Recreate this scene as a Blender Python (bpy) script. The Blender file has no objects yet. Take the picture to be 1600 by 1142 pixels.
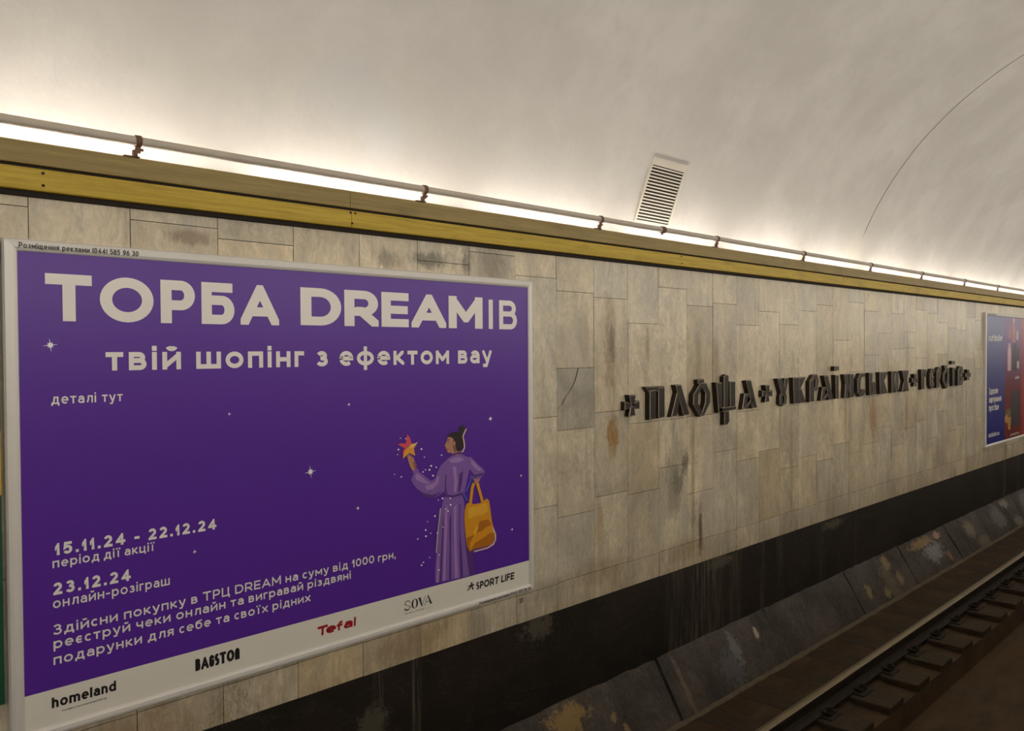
import bpy, bmesh, math, random
from mathutils import Vector, Matrix
random.seed(7)
PI = math.pi
SC = bpy.context.scene
COL = SC.collection

# ------------------------------------------------------------------ camera, world, lights, exposure
cam_data = bpy.data.cameras.new('camera')
cam = bpy.data.objects.new('camera', cam_data)
COL.objects.link(cam)
YAW, PITCH, ROLL = 0.782695, -0.0173061, -0.0063385
fw = Vector((math.sin(YAW)*math.cos(PITCH), math.cos(YAW)*math.cos(PITCH), math.sin(PITCH)))
rt = Vector((math.cos(YAW), -math.sin(YAW), 0))
up = rt.cross(fw)
rt2 = rt*math.cos(ROLL) + up*math.sin(ROLL)
up2 = -rt*math.sin(ROLL) + up*math.cos(ROLL)
m = Matrix((rt2, up2, -fw)).transposed().to_4x4()
m.translation = Vector((0, -3.75, 2.70))
cam.matrix_world = m
cam_data.sensor_fit = 'HORIZONTAL'
cam_data.sensor_width = 36.0
cam_data.lens = 1270.22/1600*36.0
cam_data.clip_start = 0.05
SC.camera = cam

world = bpy.data.worlds.new('world')
SC.world = world
world.use_nodes = True
world.node_tree.nodes['Background'].inputs[0].default_value = (1.0, 0.93, 0.82, 1)
world.node_tree.nodes['Background'].inputs[1].default_value = 0.02

SC.view_settings.view_transform = 'Standard'
SC.view_settings.look = 'None'
SC.view_settings.exposure = -0.60
SC.view_settings.gamma = 1.0
SC.view_settings.use_curve_mapping = False

LAMP = (1.0, 0.94, 0.85)
TUBE_EMISSION = 36.0
FAR_COVE_WATTS = 72.0
X0, X1 = -8.0, 40.0          # extent of the tunnel built
VY, VZ, VR = -2.842, 2.796, 3.241   # axis and radius of the vault

# unseen lamps assumed in the opposite (platform) cove, tilted to fill the track wall
for i in range(16):
    ld = bpy.data.lights.new('cove_fill_lamp', 'AREA')
    ld.shape = 'RECTANGLE'; ld.size = 2.4; ld.size_y = 0.10
    ld.energy = FAR_COVE_WATTS; ld.color = LAMP
    lo = bpy.data.objects.new('cove_fill_lamp', ld)
    COL.objects.link(lo)
    lo.location = (X0 + 1.5 + i*3.0, -5.82, 3.62)
    lo.rotation_euler = (math.radians(125), 0, 0)      # faces across and up into the vault

# ------------------------------------------------------------------ helpers
def tag(o, label=None, cat=None, group=None, kind=None):
    if label: o['label'] = label
    if cat: o['category'] = cat
    if group: o['group'] = group
    if kind: o['kind'] = kind
    return o

class MB:
    """collects faces, builds ONE mesh object"""
    def __init__(self):
        self.v = []; self.f = []; self.mi = []
    def face(self, pts, mi=0):
        n = len(self.v); self.v += [tuple(p) for p in pts]
        self.f.append(list(range(n, n+len(pts)))); self.mi.append(mi)
    def grid(self, rings, closed=True, caps=True, mi=0):
        n = len(self.v); k = len(rings[0])
        for r in rings: self.v += [tuple(p) for p in r]
        for i in range(len(rings)-1):
            for j in range(k if closed else k-1):
                a = n+i*k+j; b = n+i*k+(j+1) % k
                self.f.append([a, b, b+k, a+k]); self.mi.append(mi)
        if caps and closed:
            self.f.append([n+j for j in range(k)][::-1]); self.mi.append(mi)
            self.f.append([n+(len(rings)-1)*k+j for j in range(k)]); self.mi.append(mi)
    def box(self, x0, x1, y0, y1, z0, z1, mi=0, ch=0.0):
        if ch <= 0:
            r = lambda z: [(x0, y0, z), (x1, y0, z), (x1, y1, z), (x0, y1, z)]
            self.grid([r(z0), r(z1)], mi=mi)
        else:
            c = ch
            def r(z, q): return [(x0+q, y0+q, z), (x1-q, y0+q, z), (x1-q, y1-q, z), (x0+q, y1-q, z)]
            self.grid([r(z0, c), r(z0+c, 0), r(z1-c, 0), r(z1, c)], mi=mi)
    def profile_x(self, prof, xa, xb, mi=0, za=0.0, zb=0.0, seg=1, closed=True):
        """prof: list of (y, z), swept along X; za/zb lift the two ends"""
        rings = []
        for i in range(seg+1):
            t = i/seg; x = xa+(xb-xa)*t; dz = za+(zb-za)*t
            rings.append([(x, y, z+dz) for y, z in prof])
        self.grid(rings, closed=closed, caps=closed, mi=mi)
    def tube(self, a, b, r, n=12, mi=0):
        a = Vector(a); b = Vector(b); d = (b-a).normalized()
        u = d.orthogonal().normalized(); w = d.cross(u)
        ring = lambda c: [c+u*(r*math.cos(2*PI*k/n))+w*(r*math.sin(2*PI*k/n)) for k in range(n)]
        self.grid([ring(a), ring(b)], mi=mi)
    def build(self, name, mats, parent=None, origin=None, smooth=False):
        o_ = Vector(origin) if origin is not None else (parent.location if parent is not None and parent.parent is None else Vector((0, 0, 0)))
        if parent is not None and parent.parent is not None:
            o_ = ROOTLOC[parent.name]
        me = bpy.data.meshes.new(name)
        me.from_pydata([tuple(Vector(p)-o_) for p in self.v], [], self.f)
        if not isinstance(mats, (list, tuple)): mats = [mats]
        for mt in mats: me.materials.append(mt)
        for p, i in zip(me.polygons, self.mi): p.material_index = i; p.use_smooth = smooth
        bm = bmesh.new(); bm.from_mesh(me)
        bmesh.ops.remove_doubles(bm, verts=bm.verts, dist=1e-6)
        bmesh.ops.recalc_face_normals(bm, faces=bm.faces)
        bm.to_mesh(me); bm.free(); me.update()
        ob = bpy.data.objects.new(name, me); COL.objects.link(ob)
        if parent is not None:
            ob.parent = parent
            ROOTLOC[ob.name] = o_
        elif origin is not None:
            ob.location = origin
        return ob
ROOTLOC = {}

def empty(name, loc):
    o = bpy.data.objects.new(name, None); COL.objects.link(o); o.location = loc
    o.empty_display_size = 0.1
    return o

def flat(name, polys, mat, parent, y):
    """printed shapes: flat polygons in (X, Z) at depth y"""
    b = MB()
    for p in polys: b.face([(q[0], y-(q[2] if len(q) > 2 else 0), q[1]) for q in p])
    o_ = ROOTLOC.get(parent.name, parent.location)
    me = bpy.data.meshes.new(name)
    me.from_pydata([tuple(Vector(p)-o_) for p in b.v], [], b.f)
    me.materials.append(mat)
    bm = bmesh.new(); bm.from_mesh(me)
    for f in bm.faces:
        f.normal_update()
        if f.normal.y > 0: f.normal_flip()
    bm.to_mesh(me); bm.free()
    ob = bpy.data.objects.new(name, me); COL.objects.link(ob); ob.parent = parent
    ROOTLOC[ob.name] = o_
    return ob

# ------------------------------------------------------------------ materials
def newmat(name):
    mt = bpy.data.materials.new(name); mt.use_nodes = True
    return mt, mt.node_tree.nodes, mt.node_tree.links, mt.node_tree.nodes['Principled BSDF']

def plain(name, col, rough=0.6, metal=0.0, vary=0.12, scale=12.0, bump=0.0, spec=None):
    """procedural base: colour with a little noise"""
    mt, N, L, P = newmat(name)
    P.inputs['Roughness'].default_value = rough; P.inputs['Metallic'].default_value = metal
    if spec is not None: P.inputs['Specular IOR Level'].default_value = spec
    g = N.new('ShaderNodeNewGeometry')
    n = N.new('ShaderNodeTexNoise'); n.inputs['Scale'].default_value = scale; n.inputs['Detail'].default_value = 6
    L.new(g.outputs['Position'], n.inputs['Vector'])
    r = N.new('ShaderNodeMix'); r.data_type = 'RGBA'
    r.inputs[6].default_value = (*[c*(1-vary) for c in col], 1); r.inputs[7].default_value = (*[min(1, c*(1+vary)) for c in col], 1)
    L.new(n.outputs['Fac'], r.inputs[0]); L.new(r.outputs[2], P.inputs['Base Color'])
    if bump:
        b = N.new('ShaderNodeBump'); b.inputs['Strength'].default_value = bump; b.inputs['Distance'].default_value = 0.01
        L.new(n.outputs['Fac'], b.inputs['Height']); L.new(b.outputs[0], P.inputs['Normal'])
    return mt

class G:
    """small node-graph helper"""
    def __init__(self, name):
        self.mt, self.N, self.L, self.P = newmat(name)
        self.pos = self.N.new('ShaderNodeNewGeometry').outputs['Position']
        s = self.N.new('ShaderNodeSeparateXYZ'); self.L.new(self.pos, s.inputs[0])
        self.x, self.y, self.z = s.outputs
    def put(self, sock, v):
        if isinstance(v, (int, float)): sock.default_value = v
        elif isinstance(v, tuple): sock.default_value = (*v, 1) if len(v) == 3 and len(sock.default_value) == 4 else v
        else: self.L.new(v, sock)
    def math(self, op, a, b=0.0, c=None, clamp=False):
        n = self.N.new('ShaderNodeMath'); n.operation = op; n.use_clamp = clamp
        self.put(n.inputs[0], a); self.put(n.inputs[1], b)
        if c is not None: self.put(n.inputs[2], c)
        return n.outputs[0]
    def vec(self, sx, sy, sz, off=(0, 0, 0)):
        n = self.N.new('ShaderNodeMapping'); n.inputs['Scale'].default_value = (sx, sy, sz); n.inputs['Location'].default_value = off
        self.L.new(self.pos, n.inputs[0]); return n.outputs[0]
    def noise(self, scale=5, detail=5, rough=0.6, vec=None, dist=0.0):
        n = self.N.new('ShaderNodeTexNoise'); n.inputs['Scale'].default_value = scale; n.inputs['Detail'].default_value = detail
        n.inputs['Roughness'].default_value = rough; n.inputs['Distortion'].default_value = dist
        self.L.new(vec if vec is not None else self.pos, n.inputs['Vector']); return n.outputs['Fac']
    def ramp(self, f, a, b):
        n = self.N.new('ShaderNodeMapRange'); n.interpolation_type = 'SMOOTHSTEP'
        n.inputs[1].default_value = a; n.inputs[2].default_value = b
        self.put(n.inputs[0], f); return n.outputs[0]
    def mix(self, f, a, b, mode='MIX'):
        n = self.N.new('ShaderNodeMix'); n.data_type = 'RGBA'; n.blend_type = mode
        self.put(n.inputs[0], f); self.put(n.inputs[6], a); self.put(n.inputs[7], b); return n.outputs[2]
    def blob(self, u, v, cu, cv, ru, rv, nz=None, amt=0.6, soft=0.5):
        """1 inside an ellipse with a ragged edge"""
        a = self.math('DIVIDE', self.math('SUBTRACT', u, cu), ru); b = self.math('DIVIDE', self.math('SUBTRACT', v, cv), rv)
        d = self.math('SQRT', self.math('ADD', self.math('MULTIPLY', a, a), self.math('MULTIPLY', b, b)))
        if nz is not None: d = self.math('ADD', d, self.math('MULTIPLY', self.math('SUBTRACT', nz, 0.5), amt*2))
        return self.ramp(d, 1.0+soft*0.3, 1.0-soft)
    def bump(self, h, strength=0.3, dist=0.01):
        b = self.N.new('ShaderNodeBump'); b.inputs['Strength'].default_value = strength; b.inputs['Distance'].default_value = dist
        self.L.new(h, b.inputs['Height']); self.L.new(b.outputs[0], self.P.inputs['Normal'])
    def out(self, col, rough=0.6, spec=0.5):
        self.put(self.P.inputs['Base Color'], col); self.put(self.P.inputs['Roughness'], rough)
        self.P.inputs['Specular IOR Level'].default_value = spec
        return self.mt

# --- marble slabs
def marble():
    g = G('marble')
    at = g.N.new('ShaderNodeAttribute'); at.attribute_name = 'tint'
    base = g.mix(1.0, at.outputs['Color'], (0.62, 0.55, 0.425), 'MULTIPLY')
    cloud = g.noise(2.2, 7, 0.62, g.vec(1.6, 1, 0.8), 0.6)
    base = g.mix(1.0, base, g.mix(g.ramp(cloud, 0.3, 0.7), (0.80, 0.79, 0.77), (1.17, 1.15, 1.10)), 'MULTIPLY')
    mott = g.noise(11, 8, 0.8, g.vec(1.3, 1, 0.8, (5, 0, 1)), 0.8)
    base = g.mix(0.75, base, g.mix(1.0, base, g.mix(g.ramp(mott, 0.3, 0.72), (0.78, 0.765, 0.735), (1.16, 1.155, 1.14)), 'MULTIPLY'))
    streak = g.noise(3.0, 8, 0.74, g.vec(4.5, 1, 0.7), 1.2)
    base = g.mix(g.math('MULTIPLY', g.ramp(streak, 0.5, 0.74), 0.5), base, (0.31, 0.225, 0.12))
    grey = g.noise(2.6, 8, 0.72, g.vec(1.7, 1, 1.0, (4, 0, 2)), 1.0)
    base = g.mix(g.math('MULTIPLY', g.ramp(grey, 0.52, 0.72), 0.6), base, (0.36, 0.345, 0.315))
    vein = g.noise(7.0, 8, 0.72, g.vec(1.5, 1, 0.8, (9, 0, 3)), 1.4)
    vv = g.ramp(g.math('ABSOLUTE', g.math('SUBTRACT', vein, 0.5)), 0.022, 0.0)
    vmask = g.ramp(g.noise(1.1, 3, 0.5, g.vec(1.7, 1, 1, (2, 0, 7))), 0.5, 0.68)
    base = g.mix(g.math('MULTIPLY', g.math('MULTIPLY', vv, vmask), 0.7), base, (0.12, 0.085, 0.05))
    fine = g.noise(46, 4, 0.7, g.vec(1, 1, 0.5))
    base = g.mix(0.42, base, g.mix(1.0, base, g.mix(fine, (0.35, 0.34, 0.32), (1.55, 1.55, 1.5)), 'MULTIPLY'))
    rn = g.noise(9, 9, 0.82, g.vec(1.8, 1, 0.7), 1.0)
    # rust and water stains where the photo shows them: (x, z, rx, rz, strength, colour)
    for cx, cz, rx, rz, s, col in [
        (4.75, 2.72, .075, .40, .55, (0.23, 0.13, 0.05)), (4.78, 2.76, .05, .13, .6, (0.10, 0.07, 0.04)),
        (4.775, 2.06, .07, .16, .9, (0.33, 0.16, 0.03)), (5.22, 2.72, .03, .17, .5, (0.22, 0.10, 0.04)),
        (4.46, 2.80, .06, .24, .4, (0.22, 0.14, 0.06)), (6.22, 2.62, .07, .20, .45, (0.26, 0.15, 0.06)),
        (5.95, 2.60, .05, .30, .4, (0.2, 0.16, 0.1)), (5.10, 1.70, .20, .5, .3, (0.25, 0.22, 0.17)),
        (5.60, 1.75, .12, .42, .5, (0.17, 0.155, 0.13)), (5.97, 1.15, .035, .24, .85, (0.08, 0.05, 0.025)),
        (5.86, 1.6, .03, .8, .45, (0.22, 0.13, 0.05)), (5.74, 1.32, .05, .35, .55, (0.50, 0.46, 0.38)),
        (5.35, 1.35, .10, .35, .45, (0.45, 0.42, 0.34)), (6.1, 1.55, .12, .6, .45, (0.47, 0.43, 0.35)),
        (9.66, 1.92, .10, .24, .7, (0.34, 0.18, 0.06)), (10.74, 1.90, .06, .40, .55, (0.28, 0.16, 0.06)),
        (8.9, 1.95, .03, .35, .4, (0.28, 0.16, 0.07)), (7.62, 1.6, .04, .6, .35, (0.24, 0.18, 0.1)),
        (10.75, 2.72, .06, .45, .4, (0.24, 0.16, 0.08)), (3.05, 3.24, .14, .05, .7, (0.06, 0.05, 0.035)),
        (2.75, 3.22, .10, .06, .55, (0.10, 0.08, 0.05)), (3.34, 3.24, .035, .10, .6, (0.05, 0.04, 0.03)),
        (3.56, 3.25, .14, .16, .55, (0.12, 0.09, 0.05)), (1.62, 3.24, .12, .035, .6, (0.2, 0.12, 0.06)),
        (1.30, 0.98, .35, .14, .4, (0.30, 0.16, 0.06)), (2.9, 1.0, .30, .12, .5, (0.26, 0.15, 0.07)),
        (3.4, 0.98, .10, .14, .5, (0.30, 0.27, 0.22)), (4.1, 1.06, .2, .08, .5, (0.3, 0.27, 0.22)),
        (15.2, 1.02, .12, .25, .5, (0.18, 0.12, 0.06)),
        (5.42, 2.5, .05, .5, .35, (0.40, 0.36, 0.30)), (4.40, 2.72, .16, .3, .4, (0.42, 0.39, 0.33)), (6.7, 2.75, .12, .3, .3, (0.44, 0.39, 0.32)),
        (9.9, 2.75, .25, .22, .3, (0.55, 0.5, 0.42)), (5.75, 1.78, .05, .10, .7, (0.10, 0.085, 0.07)), (5.62, 1.62, .08, .12, .5, (0.13, 0.11, 0.09)),
        (5.72, 1.05, .30, .10, .45, (0.24, 0.16, 0.08)), (4.62, 1.10, .35, .10, .45, (0.26, 0.18, 0.09)), (4.62, 1.40, .05, .22, .45, (0.34, 0.22, 0.10)), (12.0, 1.2, .3, .2, .3, (0.3, 0.22, 0.12))]:
        base = g.mix(g.math('MULTIPLY', g.blob(g.x, g.z, cx, cz, rx*1.1, rz*1.1, rn, 1.5, 0.7), s), base, col)
    # grime gathers on the lowest course of slabs
    low = g.math('MULTIPLY', g.ramp(g.math('ADD', g.z, g.math('MULTIPLY', g.noise(4, 5, 0.7, g.vec(3, 1, 1)), 0.35)), 1.45, 1.0), g.math('MULTIPLY_ADD', g.ramp(g.noise(3.5, 7, 0.75, g.vec(9, 1, 0.8), 0.5), 0.35, 0.7), 0.5, 0.12))
    base = g.mix(low, base, (0.24, 0.17, 0.085))
    g.bump(g.math('ADD', fine, g.math('MULTIPLY', streak, 1.5)), 0.12, 0.004)
    return g.out(base, g.math('MULTIPLY_ADD', cloud, 0.25, 0.24), 0.42)

def vault_plaster():
    g = G('vault_plaster')
    n1 = g.noise(1.1, 6, 0.6); n2 = g.noise(6, 6, 0.65); n3 = g.noise(28, 4, 0.6)
    base = g.mix(g.ramp(n1, 0.35, 0.7), (0.53, 0.505, 0.47), (0.62, 0.595, 0.555))
    base = g.mix(g.math('MULTIPLY', g.ramp(n2, 0.48, 0.72), 0.35), base, (0.50, 0.48, 0.46))
    # damp, repainted patch above the cove, and patching round the grille
    for cx, cz, rx, rz, s, col in [(2.55, 4.16, .30, .20, .5, (0.50, 0.50, 0.50)), (2.85, 3.98, .22, .16, .45, (0.55, 0.56, 0.57)),
                                   (4.15, 4.0, .35, .2, .4, (0.52, 0.50, 0.48)), (9.62, 3.88, .30, .2, .3, (0.66, 0.60, 0.48))]:
        base = g.mix(g.math('MULTIPLY', g.blob(g.x, g.z, cx, cz, rx, rz, n2, 0.7, 0.5), s), base, col)
    # the open ring joint of the lining, and two closed ones
    w = g.math('ADD', g.x, g.math('MULTIPLY', g.math('SUBTRACT', g.noise(3, 3, 0.5), 0.5), 0.02))
    def joint(cx, half): return g.ramp(g.math('ABSOLUTE', g.math('SUBTRACT', w, cx)), half, half*0.3)
    crack = g.math('MULTIPLY', joint(9.762, 0.012), g.ramp(g.z, 4.0, 4.12))
    base = g.mix(g.math('MULTIPLY', crack, 0.93), base, (0.02, 0.017, 0.014))
    ridge = g.math('MAXIMUM', joint(13.01, 0.05), joint(16.4, 0.05))
    ring = g.ramp(g.math('ABSOLUTE', g.math('SUBTRACT', g.math('SQRT', g.math('ADD',
        g.math('POWER', g.math('SUBTRACT', g.x, 5.62), 2.0), g.math('POWER', g.math('MULTIPLY', g.math('SUBTRACT', g.z, 4.1), 1.2), 2.0))),
        g.math('MULTIPLY_ADD', n2, 0.25, 0.40))), 0.03, 0.0)
    h = g.math('ADD', g.math('MULTIPLY', n1, 1.2), g.math('ADD', g.math('MULTIPLY', n2, 0.7), g.math('MULTIPLY', n3, 0.15)))
    h = g.math('ADD', h, g.math('MULTIPLY', ridge, 0.5)); h = g.math('ADD', h, g.math('MULTIPLY', ring, 0.25))
    h = g.math('SUBTRACT', h, crack)
    g.bump(h, 0.30, 0.02)
    return g.out(base, 0.75, 0.3)

def brass_board(name, a, b):
    g = G(name)
    gr = g.noise(2.2, 8, 0.75, g.vec(0.9, 6, 26))
    bl = g.noise(2.6, 6, 0.65, g.vec(1, 1, 3))
    col = g.mix(g.ramp(gr, 0.3, 0.72), a, b)
    col = g.mix(g.math('MULTIPLY', g.ramp(bl, 0.5, 0.75), 0.5), col, tuple(c*0.55 for c in a))
    g.bump(gr, 0.08, 0.004)
    return g.out(col, g.math('MULTIPLY_ADD', gr, 0.2, 0.42), 0.3)

def black_plinth():
    g = G('black_plinth')
    s = g.noise(3.2, 8, 0.72, g.vec(9, 1, 0.45), 0.4)
    c = g.noise(1.3, 6, 0.65)
    base = g.mix(g.ramp(c, 0.35, 0.7), (0.013, 0.0095, 0.0065), (0.026, 0.018, 0.012))
    base = g.mix(g.math('MULTIPLY', g.ramp(s, 0.6, 0.82), 0.35), base, (0.07, 0.058, 0.045))
    st = g.noise(5, 7, 0.75, g.vec(16, 1, 0.35), 0.3)
    for cx, w, s_ in [(6.05, .42, .85), (6.55, .15, .6), (2.93, .05, .9), (7.05, .06, .5), (7.4, .1, .4), (15.15, .12, .8), (16.0, .1, .5), (2.66, .05, .5), (9.2, .05, .3), (5.6, .2, .5), (8.3, .2, .3)]:
        m_ = g.ramp(g.math('ABSOLUTE', g.math('SUBTRACT', g.x, cx)), w, w*0.2)
        base = g.mix(g.math('MULTIPLY', g.math('MULTIPLY', m_, g.ramp(st, 0.45, 0.68)), s_), base, (0.20, 0.165, 0.12))
    n2 = g.noise(16, 9, 0.85, None, 0.8)
    for cx, cz, rx, rz in [(3.98, .84, .16, .08), (2.62, .62, .10, .10), (8.6, .82, .25, .05), (6.3, .84, .2, .05)]:
        base = g.mix(g.math('MULTIPLY', g.blob(g.x, g.z, cx, cz, rx, rz, n2, 2.6, 0.2), 0.6), base, (0.12, 0.105, 0.075))
    cr = g.noise(1.6, 6, 0.7, g.vec(1, 1, 2.2), 0.8)
    base = g.mix(g.math('MULTIPLY', g.ramp(g.math('ABSOLUTE', g.math('SUBTRACT', cr, 0.5)), 0.006, 0.0), 0.35), base, (0.10, 0.085, 0.06))
    g.bump(g.math('ADD', s, n2), 0.25, 0.008)
    return g.out(base, 0.62, 0.25)

def slab_concrete():
    g = G('slab_concrete')
    s = g.noise(3.4, 8, 0.75, g.vec(7, 2, 1.2), 0.4); c = g.noise(2.0, 7, 0.7); f = g.noise(30, 6, 0.75)
    base = g.mix(g.ramp(c, 0.32, 0.7), (0.045, 0.037, 0.030), (0.125, 0.106, 0.088))
    base = g.mix(g.math('MULTIPLY', g.ramp(s, 0.52, 0.74), 0.75), base, (0.17, 0.15, 0.13))
    base = g.mix(g.math('MULTIPLY', g.ramp(f, 0.4, 0.65), 0.6), base, g.mix(1.0, base, (0.45, 0.43, 0.40), 'MULTIPLY'))
    sp = g.noise(60, 5, 0.8)
    base = g.mix(g.math('MULTIPLY', g.ramp(sp, 0.6, 0.7), 0.5), base, (0.20, 0.18, 0.155))
    e = g.noise(15, 9, 0.85, g.vec(1, 1, 1.2), 0.8); e2 = g.noise(13, 6, 0.8, g.vec(1, 1, 1, (3, 1, 5)), 0.6)
    # paint peeled to ochre / pale concrete
    for cx, cz, rx, rz, k, col in [(4.18, .155, .20, .075, 1.0, (0.30, 0.20, 0.075)), (4.02, .07, .07, .09, 1.0, (0.30, 0.20, 0.075)), (4.62, .05, .04, .03, 1.0, (0.30, 0.2, 0.09)), (4.7, -.05, .03, .04, 1.0, (0.28, 0.19, 0.09)),
        (6.35, .08, .07, .12, .9, (0.20, 0.20, 0.20)), (6.2, -.02, .16, .12, .7, (0.14, 0.135, 0.14)), (6.75, .12, .03, .05, 1.0, (0.5, 0.4, 0.3)), (5.5, 0.0, .03, .25, .6, (0.24, 0.17, 0.12)),
        (9.15, .0, .07, .07, 1.0, (0.26, 0.2, 0.1)), (9.9, .16, .09, .07, 1.0, (0.28, 0.2, 0.09)), (9.55, -.09, .08, .05, .9, (0.28, 0.21, 0.11)), (10.05, -.03, .08, .06, .9, (0.28, 0.2, 0.1)), (9.75, 0.0, .15, .18, .4, (0.25, 0.2, 0.12)),
        (11.1, .19, .38, .05, 1.0, (0.30, 0.20, 0.10)), (11.35, .05, .30, .10, .8, (0.33, 0.33, 0.33)), (11.75, -.06, .05, .06, 1.0, (0.33, 0.14, 0.1)), (11.7, .2, .12, .04, 1.0, (0.42, 0.28, 0.22)),
        (12.9, .1, .2, .1, .6, (0.33, 0.28, 0.2)), (13.2, -.1, .25, .08, .6, (0.26, 0.22, 0.15)), (14.3, .05, .3, .15, .55, (0.26, 0.26, 0.26)), (14.9, .18, .2, .06, .7, (0.34, 0.31, 0.27)), (15.1, -.1, .2, .08, .6, (0.32, 0.3, 0.26)),
        (16.0, .05, .3, .18, .5, (0.30, 0.29, 0.28))]:
        base = g.mix(g.math('MULTIPLY', g.blob(g.x, g.z, cx, cz, rx, rz, e, 2.6, 0.2), k), base, col)
    chips = g.math('MULTIPLY', g.ramp(e2, 0.66, 0.70), g.math('MULTIPLY_ADD', g.ramp(g.x, 7.5, 10.5), 0.8, 0.2))
    base = g.mix(g.math('MULTIPLY', chips, 0.7), base, (0.30, 0.22, 0.13))
    g.bump(g.math('ADD', g.math('MULTIPLY', s, 0.8), g.math('ADD', f, e)), 0.35, 0.012)
    return g.out(base, 0.7, 0.35)

def bed_concrete():
    g = G('bed_concrete')
    c = g.noise(2.4, 7, 0.7, g.vec(1, 2.5, 1)); f = g.noise(22, 6, 0.75)
    base = g.mix(g.ramp(c, 0.3, 0.72), (0.046, 0.027, 0.012), (0.100, 0.062, 0.030))
    base = g.mix(g.math('MULTIPLY', g.ramp(f, 0.5, 0.8), 0.3), base, (0.085, 0.06, 0.035))
    # orange glow on the drain floor, mixed into its colour
    dr = g.math('MULTIPLY', g.ramp(g.z, -0.33, -0.36), g.ramp(g.noise(1.1, 4, 0.6), 0.42, 0.65))
    base = g.mix(g.math('MULTIPLY', dr, 0.7), base, (0.10, 0.05, 0.012))
    g.bump(g.math('ADD', c, f), 0.3, 0.01)
    return g.out(base, 0.75, 0.3)

def timber():
    g = G('sleeper_timber')
    gr = g.noise(3, 8, 0.75, g.vec(14, 1.6, 4)); c = g.noise(2.5, 5, 0.65)
    base = g.mix(g.ramp(gr, 0.3, 0.7), (0.032, 0.022, 0.012), (0.080, 0.058, 0.034))
    base = g.mix(g.math('MULTIPLY', g.ramp(c, 0.5, 0.75), 0.5), base, (0.035, 0.022, 0.012))
    g.bump(gr, 0.35, 0.01)
    return g.out(base, 0.75, 0.3)

M = {}
M['marble'] = marble()
M['grout'] = plain('grout', (0.07, 0.05, 0.032), 0.9)
M['vault'] = vault_plaster()
M['brass'] = brass_board('brass_board', (0.40, 0.27, 0.025), (0.60, 0.43, 0.055))
M['shaded_brass'] = brass_board('shaded_brass_board', (0.24, 0.175, 0.062), (0.35, 0.265, 0.10))  # upper board gets less light; that shade is put into its colour
M['near_black'] = plain('near_black', (0.02, 0.013, 0.009), 0.9)  # plain near-black, also the painted shade of the cornice gap
M['black'] = black_plinth()
M['slab'] = slab_concrete()
M['bed'] = bed_concrete()
M['timber'] = timber()
M['rust'] = plain('rusty_steel', (0.030, 0.020, 0.013), 0.7, 0.2, 0.4, 20, 0.2)
M['rail_top'] = plain('polished_rail', (0.30, 0.25, 0.165), 0.36, 0.6, 0.15, 8)
M['pipe'] = plain('pipe_paint', (0.50, 0.44, 0.36), 0.55, 0.0, 0.12, 9)
M['bracket'] = plain('bracket_rust', (0.16, 0.075, 0.045), 0.7, 0.1, 0.35, 25, 0.2)
M['white_ledge'] = plain('cove_white', (0.78, 0.75, 0.68), 0.7)
M['vent'] = plain('vent_paint', (0.60, 0.55, 0.47), 0.5, 0.0, 0.06, 8)
M['vent_dark'] = plain('vent_void', (0.02, 0.014, 0.010), 0.9)
M['letter'] = plain('letter_bronze', (0.022, 0.015, 0.010), 0.42, 0.3, 0.3, 14, 0.1)
M['letter_edge'] = plain('letter_lit_edge', (0.27, 0.22, 0.16), 0.4, 0.3, 0.35, 18)  # light caught by the chamfers, put in as a paler colour
M['frame'] = plain('frame_aluminium', (0.74, 0.71, 0.665), 0.42, 0.15, 0.05, 6)
M['purple'] = plain('print_purple', (0.105, 0.025, 0.335), 0.34, 0, 0.04, 3, spec=0.32)
M['paper'] = plain('print_white', (0.80, 0.77, 0.69), 0.38, 0, 0.03, 3)
M['ink_white'] = plain('ink_white', (0.86, 0.82, 0.77), 0.4, 0, 0.03, 3)
M['ink_black'] = plain('ink_black', (0.012, 0.010, 0.010), 0.45, 0, 0.1, 3)
M['ink_red'] = plain('ink_red', (0.36, 0.008, 0.014), 0.42, 0, 0.06, 3)
M['green'] = plain('board_green', (0.008, 0.075, 0.036), 0.45, 0, 0.15, 5)
M['yellow'] = plain('board_yellow', (0.62, 0.38, 0.012), 0.45, 0, 0.08, 5)
M['platform'] = plain('platform_granite', (0.22, 0.20, 0.18), 0.5, 0, 0.3, 30)
M['pylon'] = plain('pylon_marble', (0.48, 0.43, 0.34), 0.4, 0, 0.15, 2)
M['end_cap'] = plain('tunnel_cap', (0.30, 0.27, 0.23), 0.8)
INK = {'dress': (0.23, 0.11, 0.41), 'dress_dark': (0.10, 0.035, 0.21), 'dress_light': (0.38, 0.21, 0.53), 'skin': (0.50, 0.24, 0.16),
       'skin_dark': (0.26, 0.11, 0.075), 'hair': (0.022, 0.010, 0.010), 'lips': (0.25, 0.04, 0.04), 'cream': (0.74, 0.58, 0.44),
       'cream_dim': (0.42, 0.37, 0.38), 'star_red': (0.72, 0.08, 0.12), 'star_yellow': (0.80, 0.36, 0.035), 'star_light': (0.88, 0.58, 0.20),
       'bag': (0.72, 0.31, 0.012), 'bag_dark': (0.46, 0.15, 0.008), 'bag_light': (0.82, 0.42, 0.03), 'blue': (0.09, 0.13, 0.62), 'sparkle': (0.93, 0.92, 0.96)}
for k, c in INK.items(): M['ink_'+k] = plain('ink_'+k, c, 0.4, 0, 0.06, 30)

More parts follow.
